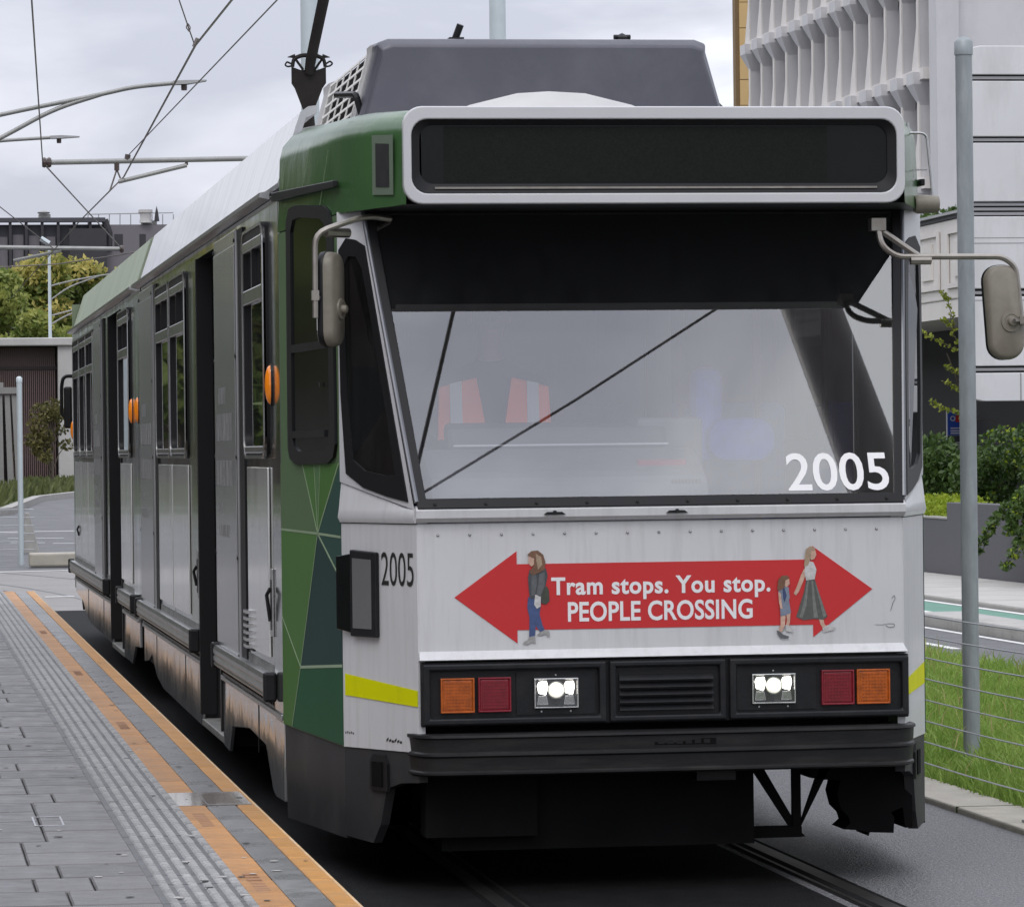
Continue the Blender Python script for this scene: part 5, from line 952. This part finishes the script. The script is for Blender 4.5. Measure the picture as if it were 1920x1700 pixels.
b = P(97, 900, 160); tree('young_tree', 'thin young tree with bronze leaves in front of the slatted wall', b.x, 160, 4.1, 1.1, 'leaf_young', 1500, .11, None, None, 50, .2, .22)
b = P(2, 900, 150); tree('young_tree', 'young bronze tree cut by the left edge', b.x-.3, 150, 3.3, .8, 'leaf_young', 900, .11, None, None, 51, .2, .3)
K['darkcol2'] = pm('dark_window', (.02, .022, .025), .2, var=.1); K['brick'] = pm('brown_brick', (.085, .065, .05), .85, var=.3, scale=3, dirt=(.05, .045, .04), dscale=1, damount=.6); K['pier'] = pm('brick_pier', (.16, .14, .11), .85, var=.2, scale=2)
sb_ = thing('street_building', 'long brown brick building left of the picture, mirrored in the tram side', 'building', (-19, 60, 0))
MB().box(-26, -17, -12, 150, -.1, 11.5).build('wall', K['brick'], sb_); MB().box(-26.2, -16.7, -12.2, 150.2, 11.51, 12.2).build('parapet', K['pier'], sb_)
for k in range(40):
    y = -10+k*4.0; MB().box(-16.995, -16.7, y, y+.5, 0, 11.5).build('pier', K['pier'], sb_)
    for z in (1.0, 4.4, 7.9): MB().box(-16.99, -16.93, y+1.2, y+3.3, z, z+2.0).build('window', K['darkcol2'], sb_)
# far left kerb, bank and road lines
KB = [(-26, 62), (-12, 74), (-4, 92), (.1, 108), (2.2, 142), (4.6, 160), (9, 185)]
bank = struct(MB().poly([(x, y, .16) for x, y in KB]+[(9, 200, .35), (-60, 200, .35), (-60, 62, .2)]).build('grass_bank', K['soil'], None))
b = MB()
for (x0, y0), (x1, y1) in zip(KB, KB[1:]):
    n_ = Vector((y1-y0, x0-x1)).normalized()*.35; b.hexa([(x0, y0, -.02), (x0+n_[0], y0+n_[1], -.02), (x1+n_[0], y1+n_[1], -.02), (x1, y1, -.02), (x0, y0, .2), (x0+n_[0], y0+n_[1], .2), (x1+n_[0], y1+n_[1], .2), (x1, y1, .2)])
struct(b.build('kerb', K['kerbstone'], None))
K['bankgrass'] = leafmat('bank_grass', (.06, .08, .028), (.17, .19, .07), 1.2, .3)
n = 26000; gx = rng.uniform(-9, 9, n); gy = rng.uniform(95, 178, n); lim = np.interp(gy, [62, 74, 92, 108, 142, 160, 185], [-26, -12, -4, .1, 2.2, 4.6, 9]); k_ = gx < lim-.2; gx, gy = gx[k_], gy[k_]; n = len(gx); hh = rng.uniform(.25, .75, n); aa = rng.uniform(0, 6.28, n)
bs = np.stack([gx, gy, np.full(n, .1)], 1); wv = np.stack([np.cos(aa), np.sin(aa), 0*aa], 1)*.07; tp_ = bs+np.stack([rng.normal(0, .15, n), rng.normal(0, .15, n), hh], 1)
tag(quick('bank_plants', np.stack([bs-wv, bs+wv, tp_+wv*.4, tp_-wv*.4], 1).reshape(-1, 3), np.arange(n*4).reshape(-1, 4), K['bankgrass'], None, 'stuff'), 'rough green planting on the bank behind the far kerb', 'planting')
fr2 = sheet('far_road', 'asphalt', [(-60, 47), (60, 47), (60, 260), (-60, 260)], -.016)
def fpx(px, py, z=-.006):
    r_ = (P(px, py, 100)-CAM); t_ = (z-CAM.z)/r_.z; q = CAM+r_*t_; return (q.x, q.y)
for a, b, w in (((-40, 998), (140, 995), .35), ((15, 1009), (120, 1008), .22), ((20, 1017), (85, 1017), .2), ((100, 1018), (160, 1017), .2)):
    (x0, y0), (x1, y1) = fpx(*a), fpx(*b); MB().poly([(x0, y0, -.010), (x1, y1, -.010), (x1, y1+w*1.6, -.010), (x0, y0+w*1.6, -.010)]).build('lane_line', K['roadpaint'], fr2)
# curved crossing rails beyond the platform
cr2 = struct(sheet('crossing_paving', 'crossing', [(-12, 30.5), (2.0, 30.5), (2.0, 47), (-12, 47)], .006))
for off in (0, 1.45):
    b = MB(); ctr = []
    for k in range(25):
        t_ = k/24; y = 26+26*t_; x = -.62+off-6.0*max(0, t_-.15)**2; ctr.append((x, y))
    for (x0, y0), (x1, y1) in zip(ctr, ctr[1:]): b.poly([(x0-.04, y0, .010), (x0+.04, y0, .010), (x1+.04, y1, .010), (x1-.04, y1, .010)])
    b.build('curved_rail', K['railsteel'], cr2)
for a, b in (((0, 1075), (140, 1071)), ((85, 1122), (140, 1121)),):
    (x0, y0), (x1, y1) = fpx(*a), fpx(*b); MB().poly([(x0, y0, .012), (x1, y1, .012), (x1, y1+.25, .012), (x0, y0+.25, .012)]).build('crossing_line', K['roadpaint'], cr2)

# ================================================================== BUILDINGS, LEFT
K['bconc'] = pm('pale_building_concrete', (.47, .455, .44), .8, var=.1, scale=.8, dirt=(.33, .32, .30), dscale=.7, dstretch=(1, 1, .4), damount=.5)
K['slat'] = pm('brown_metal_slat', (.13, .085, .080), .55, var=.15, scale=2); K['slatback'] = pm('slat_backing', (.035, .026, .026), .8, var=.1)
sbld = thing('slatted_building', 'low concrete building with a wall of brown vertical slats at the far left', 'building', (-5, 180, .2))
xr, xs = P(140, 700, 178).x, P(108, 700, 178).x; zt = P(60, 634, 178).z; zb = P(60, 649, 178).z
MB().box(-26, xr, 177.2, 200, zb, zt).build('roof_slab', K['bconc'], sbld, bevel=.05); MB().box(xs, xr+1.5, 177.4, 199, .0, zb-.004).build('end_wall', K['bconc'], sbld); MB().box(-26, xs, 178.6, 178.8, .1, zb-.004).build('back_wall', K['slatback'], sbld)
x = -10.0; zm = P(60, 690, 178).z
sl = bpy.data.meshes.new('slat'); b = MB().box(0, .055, 0, .12, .25, zb-.06); sl.from_pydata(b.v, [], b.f)
for k in range(int((xs-.05+10)/.094)):
    o = inst('slat', sl, K['slat'], sbld, (x-sbld.location.x+k*.094, 178.25-180, -.2)); 
MB().box(-10, xs-.02, 178.20, 178.24, zm-.07, zm+.07).build('slat_rail', K['slatback'], sbld)
K['portal'] = pm('portal_concrete', (.26, .255, .245), .8, var=.12, scale=1)
ptl = thing('portal_frame', 'grey concrete portal frame with leaning piers at the left edge', 'frame', (P(10, 900, 148).x, 148, .2))
p0, p1 = P(-120, 730, 148), P(34, 738, 148); MB().box(p0.x, p1.x, 147.6, 148.4, p1.z, p0.z+.05).build('beam', K['portal'], ptl)
for a, c in ((3, 5), (17, 24), (30, 40), (-30, -25), (-60, -55)):
    u, v = P(a-4, 741, 148), P(c-3, 920, 148); MB().hexa([(v.x-.12, 147.7, .1), (v.x+.12, 147.7, .1), (v.x+.12, 148.3, .1), (v.x-.12, 148.3, .1), (u.x-.10, 147.7, u.z), (u.x+.10, 147.7, u.z), (u.x+.10, 148.3, u.z), (u.x-.10, 148.3, u.z)]).build('pier', K['portal'], ptl)
MB().box(p0.x, p1.x-.2, 148.8, 149, .1, p1.z-.02).build('dark_infill', K['slatback'], ptl); MB().box(P(0, 720, 148).x-.3, P(6, 720, 148).x, 147.8, 148.2, p0.z+.055, P(0, 717, 148).z).build('cap_block', K['portal'], ptl)
K['darkwall'] = pm('charcoal_cladding', (.055, .055, .065), .7, var=.12, scale=.3); K['darkcol'] = pm('charcoal_column', (.03, .029, .033), .7, var=.1); K['recess'] = pm('recess_black', (.011, .011, .013), .6, var=.2); K['greypanel'] = pm('grey_panel', (.14, .13, .14), .7, var=.15, scale=.2)
hb_ = thing('hill_building', 'dark charcoal building with a slotted parapet above the trees', 'building', (P(60, 500, 330).x, 330, 0)); Y = 330; q = lambda px, py, y=Y: P(px, py, y)
X0, X1, X2, X3 = q(-260, 500).x, q(196, 500).x, q(196, 500).x, q(430, 500).x
MB().box(X0, X1, Y+.5, Y+30, 0, q(0, 421).z).build('wall', K['darkwall'], hb_)
MB().box(X0, X1+.1, Y-.4, Y+.6, q(0, 417).z, q(0, 409).z).build('parapet', K['darkwall'], hb_)
for k in range(15):
    cx_ = q(-250+k*30, 500).x; MB().box(cx_-.12, cx_+.12, Y-.2, Y+.45, 0, q(0, 418).z).build('column', K['darkcol'], hb_)
    if k < 14 and k not in (12, 13): MB().box(cx_+.2, cx_+1.1, Y+.3, Y+.48, 0, q(0, 440 + (k % 3)*2).z).build('panel', K['greypanel'], hb_)
MB().box(q(130, 500).x, X1+.15, Y-.9, Y-.45, 0, q(0, 430).z).build('dark_bay', K['darkcol'], hb_); MB().tube([q(196, 412), q(204, 436), q(204, 470)], .3, 8).build('downpipe', K['darkcol'], hb_)
hb2 = thing('hill_building', 'plain slate-grey block with rooftop railing beside the charcoal building', 'building', (q(300, 500).x, Y+1, 0))
MB().box(X2+.2, X3, Y, Y+28, 0, q(300, 421).z).build('wall', K['greypanel'], hb2)
for a, c in ((209, 225), (256, 268), (300, 312)): MB().box(q(a, 0).x, q(c, 0).x, Y-.02, Y+.1, q(0, 466).z, q(0, 440).z).build('window', K['darkcol'], hb2)
rl = MB()
for k in range(9): rl.tube([q(165+k*20, 421), q(165+k*20, 402)], .04, 6)
rl.tube([q(165, 402), q(325, 399)], .04, 6).build('roof_railing', K['armgrey'], hb2)
MB().lathe([(.55, 0), (.45, .4), (.5, .8), (.6, .85), (.6, 1.1), (0, 1.15)], q(273, 418), 'Z', 12).build('roof_vent', K['podlight'], hb2, smooth=40); MB().box(q(262, 0).x, q(290, 0).x, Y+.5, Y+2, q(0, 421).z, q(0, 414).z).build('plant_unit', K['armgrey'], hb2); MB().lathe([(.22, 0), (.12, .8), (0, 1.3)], q(294, 415), 'Z', 8).build('spike_vent', K['darkcol'], hb2)
MB().box(q(68, 0).x, q(90, 0).x, Y, Y+1.5, q(0, 409).z, q(0, 402).z).lathe([(.45, 0), (.55, .12), (.2, .25), (0, .27)], q(82, 401), 'Z', 10).build('roof_cowl', K['armgrey'], hb_)

# ================================================================== BUILDINGS, RIGHT
K['finconc'] = pm('fin_concrete', (.56, .555, .565), .8, var=.07, scale=.35, dirt=(.36, .355, .36), dscale=.5, dstretch=(1, 1, .3), damount=.5)
K['findge'] = pm('fin_front_concrete', (.66, .63, .60), .8, var=.06, scale=.5); K['tan'] = pm('tan_panel', (.66, .46, .21), .75, var=.08, scale=.6); K['tangap'] = pm('tan_joint', (.20, .13, .06), .8)
FX, SP = 28.4, 2.02; Y0 = P(1412, 500, 134).y; FH = 3.35; ZL = 16.3
fb = thing('finned_building', 'tall pale concrete building with closely set vertical fins', 'building', (FX+5, 122, 0))
MB().box(FX+.95, FX+14, 106.2, 132.8, 0, 32).build('wall', K['finconc'], fb); MB().box(FX+.91, FX+.94, 106.2, 132.8, 0, 32).build('glazing_band', K['darkwall'], fb)
ys = [106.9+k*2.085 for k in range(13)]
for z0 in (ZL-4*FH, ZL-3*FH, ZL-2*FH, ZL-FH, ZL, ZL+FH, ZL+2*FH, ZL+3*FH):
    MB().box(FX-.15, FX+.9, 106.2, 132.6, z0, z0+.36).build('floor_band', K['findge'], fb)
    for y in ys:
        t_ = .22                                   # fin blade with a splayed foot and a bracket head
        f_ = MB().loft([[(FX-.05, y, z), (FX-.05, y+w, z), (FX+.9, y+w*.7, z), (FX+.9, y, z)] for z, w in ((z0+.364, .85), (z0+1.7, t_+.02), (z0+FH-1.0, t_), (z0+FH-.45, t_))]).build('fin', K['finconc'], fb)
        MB().loft([[(FX-.055, y+.0, z), (FX-.055, y+w, z), (FX-.11, y+w, z), (FX-.11, y+.0, z)] for z, w in ((z0+.364, .85), (z0+1.7, t_), (z0+FH-.45, t_))]).build('fin_edge', K['findge'], f_)
        MB().loft([[(FX-.06, y, z0+FH-.75), (FX-.06, y+t_, z0+FH-.75), (FX+.3, y+t_, z0+FH-.75), (FX+.3, y, z0+FH-.75)], [(FX-.34, y-.28, z0+FH-.12), (FX-.34, y+.62, z0+FH-.12), (FX+.3, y+.62, z0+FH-.12), (FX+.3, y-.28, z0+FH-.12)], [(FX-.34, y-.28, z0+FH+.24), (FX-.34, y+.62, z0+FH+.24), (FX+.3, y+.62, z0+FH+.24), (FX+.3, y-.28, z0+FH+.24)]]).build('bracket', K['finconc'], f_)
ew = MB().box(FX+.3, FX+20, 105.0, 106.19, 0, 32).build('end_wall', K['finconc'], fb)
for z in (P(1760, 157, 105).z, P(1760, 376, 105).z): MB().box(FX+.3, FX+20, 104.96, 105.02, z-.03, z+.03).build('joint', K['darkwall'], ew)
MB().box(FX-.1, FX+.6, 104.7, 105.6, 0, 32).build('corner_pier', K['finconc'], fb)
tnb = thing('tan_building', 'narrow tan panelled tower edge behind the finned building', 'building', (30.2, 140.3, 0)); x0, x1, xm = 29.44, 31.2, 29.60
MB().box(x0, x1, 140, 140.5, 0, 34).build('tower', K['tangap'], tnb)
zz = 2.0; b = MB().box(0, x1-xm, 0, .06, 0, .97); pm_ = bpy.data.meshes.new('panel'); pm_.from_pydata(b.v, [], b.f)
while zz < 33: inst('panel', pm_, K['tan'], tnb, (xm-30.2, 139.94-140.3, zz)); zz += 1.0
# white panelled block, balcony building, dark recess
K['whitepanel'] = pm('white_panel', (.62, .62, .63), .7, var=.07, scale=.6, dirt=(.40, .40, .39), dscale=1.3, dstretch=(1.5, 1.5, .35), damount=.5, bump=.05, bscale=4); K['slot'] = pm('dark_slot', (.045, .045, .05), .6, var=.1); K['slotrib'] = pm('slot_rib', (.28, .28, .29), .6, var=.05)
BY = 42.0; xL = P(1806, 400, BY).x; wb = thing('panelled_block', 'white panelled block with dark horizontal slots overhanging at the right edge', 'building', (xL+6, BY+3, 2.4)); pz = lambda py: P(1860, py, BY).z
MB().box(xL+.15, xL+18, BY+.12, BY+.75, pz(752)+.02, pz(90)).build('core', K['slot'], wb)
rows = [(140, 86, 'c'), (256, 152, ''), (378, 268, ''), (541, 406, ''), (686, 556, ''), (752, 699, 'b')]
for y1, y0, cc in rows:
    z0, z1 = pz(y1), pz(y0); r_ = .28
    pts = [(xL, z0), (xL+18, z0), (xL+18, z1), (xL, z1)]
    if cc == 'c': pts = [(xL, z0), (xL+18, z0), (xL+18, z1)]+[(xL+r_-r_*math.sin(a), z1-r_+r_*math.cos(a)) for a in (0, .4, .8, 1.2, 1.57)]
    if cc == 'b': pts = [(xL+18, z0), (xL+18, z1), (xL, z1)]+[(xL+r_-r_*math.cos(a), z0+r_-r_*math.sin(a)) for a in (0, .4, .8, 1.2, 1.57)]
    pn = MB().plate([(x, BY, z) for x, z in pts], (0, .2, 0)).build('facade_panel', K['whitepanel'], wb, bevel=.012)
for y0, y1, n in ((140, 152, 1), (256, 268, 1), (378, 406, 3), (541, 556, 1), (686, 699, 1)):
    for k in range(n):
        z = pz(y1+(y0-y1)*(k+.6)/(n+.2)); MB().box(xL+.02, xL+18, BY+.03, BY+.13, z-.02, z+.022).build('slot_rib', K['slotrib'], wb)
for py in (446, 456, 563): MB().box(xL+.01, xL+17.9, BY-.003, BY+.002, pz(py)-.006, pz(py)+.006).build('score_line', K['slotrib'], wb)
for px in (1914,): MB().box(P(px, 720, BY).x-.01, P(px, 720, BY).x+.01, BY-.003, BY+.002, pz(751), pz(700)).build('score_line', K['slotrib'], wb)
MB().box(xL+1.5, xL+18, BY+1.2, BY+1.5, 0, pz(752)+.01).build('undercroft_wall', K['darkwall'], wb)
K['balcony'] = pm('balcony_white', (.70, .665, .63), .7, var=.05, scale=.8, dirt=(.52, .49, .46), dscale=1, damount=.4)
bb_ = thing('balcony_building', 'white balcony with raised panels over a dark recess, between tram and pole', 'building', (14, 60, 0))
MB().box(13.0, 13.25, 43, 95, 3.98, 5.2).build('parapet', K['balcony'], bb_, bevel=.02); MB().box(13.02, 15.6, 43, 95, 3.70, 3.975).build('slab', K['balcony'], bb_); MB().box(12.98, 13.3, 43, 95, 5.204, 5.30).build('coping', K['slot'], bb_); MB().box(12.93, 13.0, 43, 95, 5.27, 5.31).build('handrail', K['cable'], bb_)
MB().box(14.7, 15.6, 43, 95, 0, 3.69).build('dark_wall', K['recess'], bb_)
for k in range(26):
    y = 43.6+k*2.0
    pn = MB().ring([(12.99, y, 4.15), (12.99, y+1.55, 4.15), (12.99, y+1.55, 5.05), (12.99, y, 5.05)], [(12.99, y+.12, 4.22), (12.99, y+1.43, 4.22), (12.99, y+1.43, 4.98), (12.99, y+.12, 4.98)], (-.03, 0, 0)).build('raised_panel', K['balcony'], bb_); MB().box(12.965, 12.998, y+.45, y+1.1, 4.32, 4.88).build('panel_field', K['balcony'], pn)
tag(leaves('planter_hedge', [((14.0, 44+k*1.2, 5.36), (.5, .9, .24), 260) for k in range(40)], K['leaf_shrub'], None, .07), 'dark clipped planting along the top of the white balcony', 'hedge')
sgn_ = thing('notice_sign', 'blue and white notice on the dark wall beside the pole', 'sign', (14.2, 50.5, 2.3))
s0, s1 = P(1775, 770, 50.5), P(1775, 855, 50.5); zt_, zb_ = s0.z, s1.z
K['signblue'] = pm('sign_blue', (.02, .075, .42), .5, var=.05); K['signwhite'] = pm('sign_white', (.6, .6, .62), .5, var=.05); sx0 = s0.x
MB().box(sx0, sx0+.42, 50.5, 50.54, zb_, zt_).build('board', K['signwhite'], sgn_); MB().box(sx0+.015, sx0+.42, 50.492, 50.498, zb_+(zt_-zb_)*.46, zt_-.02).build('blue_field', K['signblue'], sgn_); MB().box(sx0+.015, sx0+.42, 50.492, 50.498, zb_+(zt_-zb_)*.31, zb_+(zt_-zb_)*.45).build('black_band', K['slot'], sgn_)
for k, (a, w) in enumerate(((.60, .18), (.54, .24), (.49, .2))): MB().box(sx0+.06, sx0+.06+w, 50.486, 50.490, zb_+(zt_-zb_)*a, zb_+(zt_-zb_)*(a+.028)).build('text_line', K['signwhite'], sgn_)
MB().ring([(sx0+.10+.045*math.cos(a), 50.488, zt_-.13+.045*math.sin(a)) for a in np.linspace(0, 6.28, 13)[:-1]], [(sx0+.10+.028*math.cos(a), 50.488, zt_-.13+.028*math.sin(a)) for a in np.linspace(0, 6.28, 13)[:-1]], (0, -.003, 0)).build('key_symbol', K['signwhite'], sgn_); MB().box(sx0+.15, sx0+.30, 50.484, 50.488, zt_-.19, zt_-.08).build('red_symbol', K['red'], sgn_)
for k in range(3): MB().box(sx0+.03, sx0+.3-.03*k, 50.492, 50.498, zb_+(zt_-zb_)*(.26-.05*k), zb_+(zt_-zb_)*(.28-.05*k)).build('text_line', K['slot'], sgn_)
# low dark wall with hedge and shrubs
rw = tag(MB().box(10.72, 10.95, 36.6, 100, 0, .775).build('garden_wall', pm('charcoal_wall', (.105, .105, .115), .7, var=.08, scale=.6), None, bevel=.01), 'low charcoal garden wall topped by a lime hedge', 'wall')
tag(MB().box(10.70, 10.95, 8, 36.58, 0, 1.0).build('garden_wall', rw.data.materials[0], None, bevel=.01), 'taller charcoal garden wall behind the pole, partly under the shrub', 'wall')
MB().box(10.71, 10.96, 36.6, 100, .777, .80).build('wall_coping', K['kerbstone'], rw)
tag(leaves('lime_hedge', [((11.15, 37.0+k*.55, .88), (.36, .42, .22), 420) for k in range(40)], K['leaf_lime'], None, .035), 'bright lime clipped hedge on top of the charcoal wall', 'hedge')
for i, (x, y, h, w) in enumerate([(12.0, 39.5, 1.55, .55), (12.1, 41.5, 1.75, .6), (12.3, 44, 1.6, .6), (12.2, 47, 1.75, .7), (12.4, 50.5, 1.7, .7), (12.4, 54, 1.8, .8)]):
    t = thing('dark_shrub', ['dark shrub nearest the pole behind the lime hedge', 'second dark shrub behind the lime hedge, beside the pole', 'third dark shrub behind the lime hedge', 'fourth dark shrub behind the lime hedge', 'fifth dark shrub behind the lime hedge', 'farthest dark shrub behind the lime hedge, next to the tram'][i], 'shrub', (x, y, 0), 'dark shrubs behind the lime hedge')
    MB().tube([(x, y, 0), (x, y, h*.7)], [.04, .02], 6).build('stem', K['bark'], t); leaves('foliage', [((x+rng.uniform(-.25, .25), y+rng.uniform(-.4, .4), h*rng.uniform(.55, .95)), (w*.6, w*.7, .32), 420) for k in range(7)], K['leaf_shrub'], t, .05)
cs_ = thing('trailing_shrub', 'large trailing shrub hanging over the wall at the right edge', 'shrub', (11.6, 37, 0))
q = random.Random(9); br = MB(); cl = []
def spray(x, y, z, dxx, dyy, dzz, n, m, r_=.10, k=9):
    pts = []
    for j in range(k):
        t_ = j/(k-1); pts.append(Vector((x+dxx*t_, y+dyy*t_, z+dzz*t_+.25*math.sin(t_*3.1)*abs(dxx)))); cl.append((tuple(pts[-1]), (r_*1.0, r_*1.3, r_*.8), int(n/k)))
    br.tube(pts, [.014*(1-.8*j/(k-1)) for j in range(k)], 5)
for k in range(34): spray(12.75+q.uniform(-.2, .9), q.uniform(34.5, 38.5), q.uniform(.9, 2.5), q.uniform(-1.2, -.3), q.uniform(-.8, .8), q.uniform(-.9, .15), 330, '')
for k in range(26): cl.append(((12.15+q.uniform(-.2, 1.2), q.uniform(34.5, 38.5), q.uniform(.85, 2.35)), (.34, .55, .28), 420))
for zz, l_ in ((.95, -.55), (.55, -.75), (1.1, -.45), (.80, -.6), (.40, -.85), (.70, -.35), (1.0, -.3), (.5, -.4), (1.15, -.2)): spray(10.95, q.uniform(31.5, 33.5), 1.15, l_, q.uniform(-.6, .3), zz-1.25, 420, '', .085, 12)
br.build('stems', K['bark'], cs_); leaves('foliage', cl, K['leaf_shrub'], cs_, .045); leaves('new_leaves', [(c, r_, max(3, n_//9)) for c, r_, n_ in cl], K['leaf_lime'], cs_, .04)
tw = thing('leafy_sprays', 'pale new leaf sprays in front of the dark recess beside the pole', 'plant', (12.2, 46, 0)); br = MB(); cl = []
for pts in ([(1768, 548), (1776, 560), (1784, 590), (1790, 620)], [(1722, 618), (1740, 628), (1762, 640), (1790, 655)], [(1770, 600), (1782, 612), (1795, 640)], [(1776, 688), (1790, 695), (1804, 700)], [(1774, 716), (1790, 726), (1804, 735)], [(1748, 753), (1765, 766), (1790, 772), (1805, 780)], [(1740, 855), (1755, 872), (1780, 885), (1800, 890)]):
    w = [P(px, py, 42.5) for px, py in pts]; br.tube(w+[w[-1]+Vector((.6, .3, -.1))], .006, 5)
    for k, p_ in enumerate(w):
        cl.append((tuple(p_), (.055, .06, .045), 14)); 
        if k+1 < len(w): cl.append((tuple(p_.lerp(w[k+1], .5)), (.05, .05, .04), 8))
br.build('twigs', K['bark'], tw, kind='stuff'); leaves('leaf_clusters', cl, K['leaf_sprig'], tw, .035, kind='stuff')
MB().tube([(12.9, 43.0, 0), (12.75, 42.9, 1.4), (12.7, 42.8, 2.2), (12.3, 42.6, 3.1)], [.03, .025, .02, .01], 6).build('stem', K['bark'], tw)
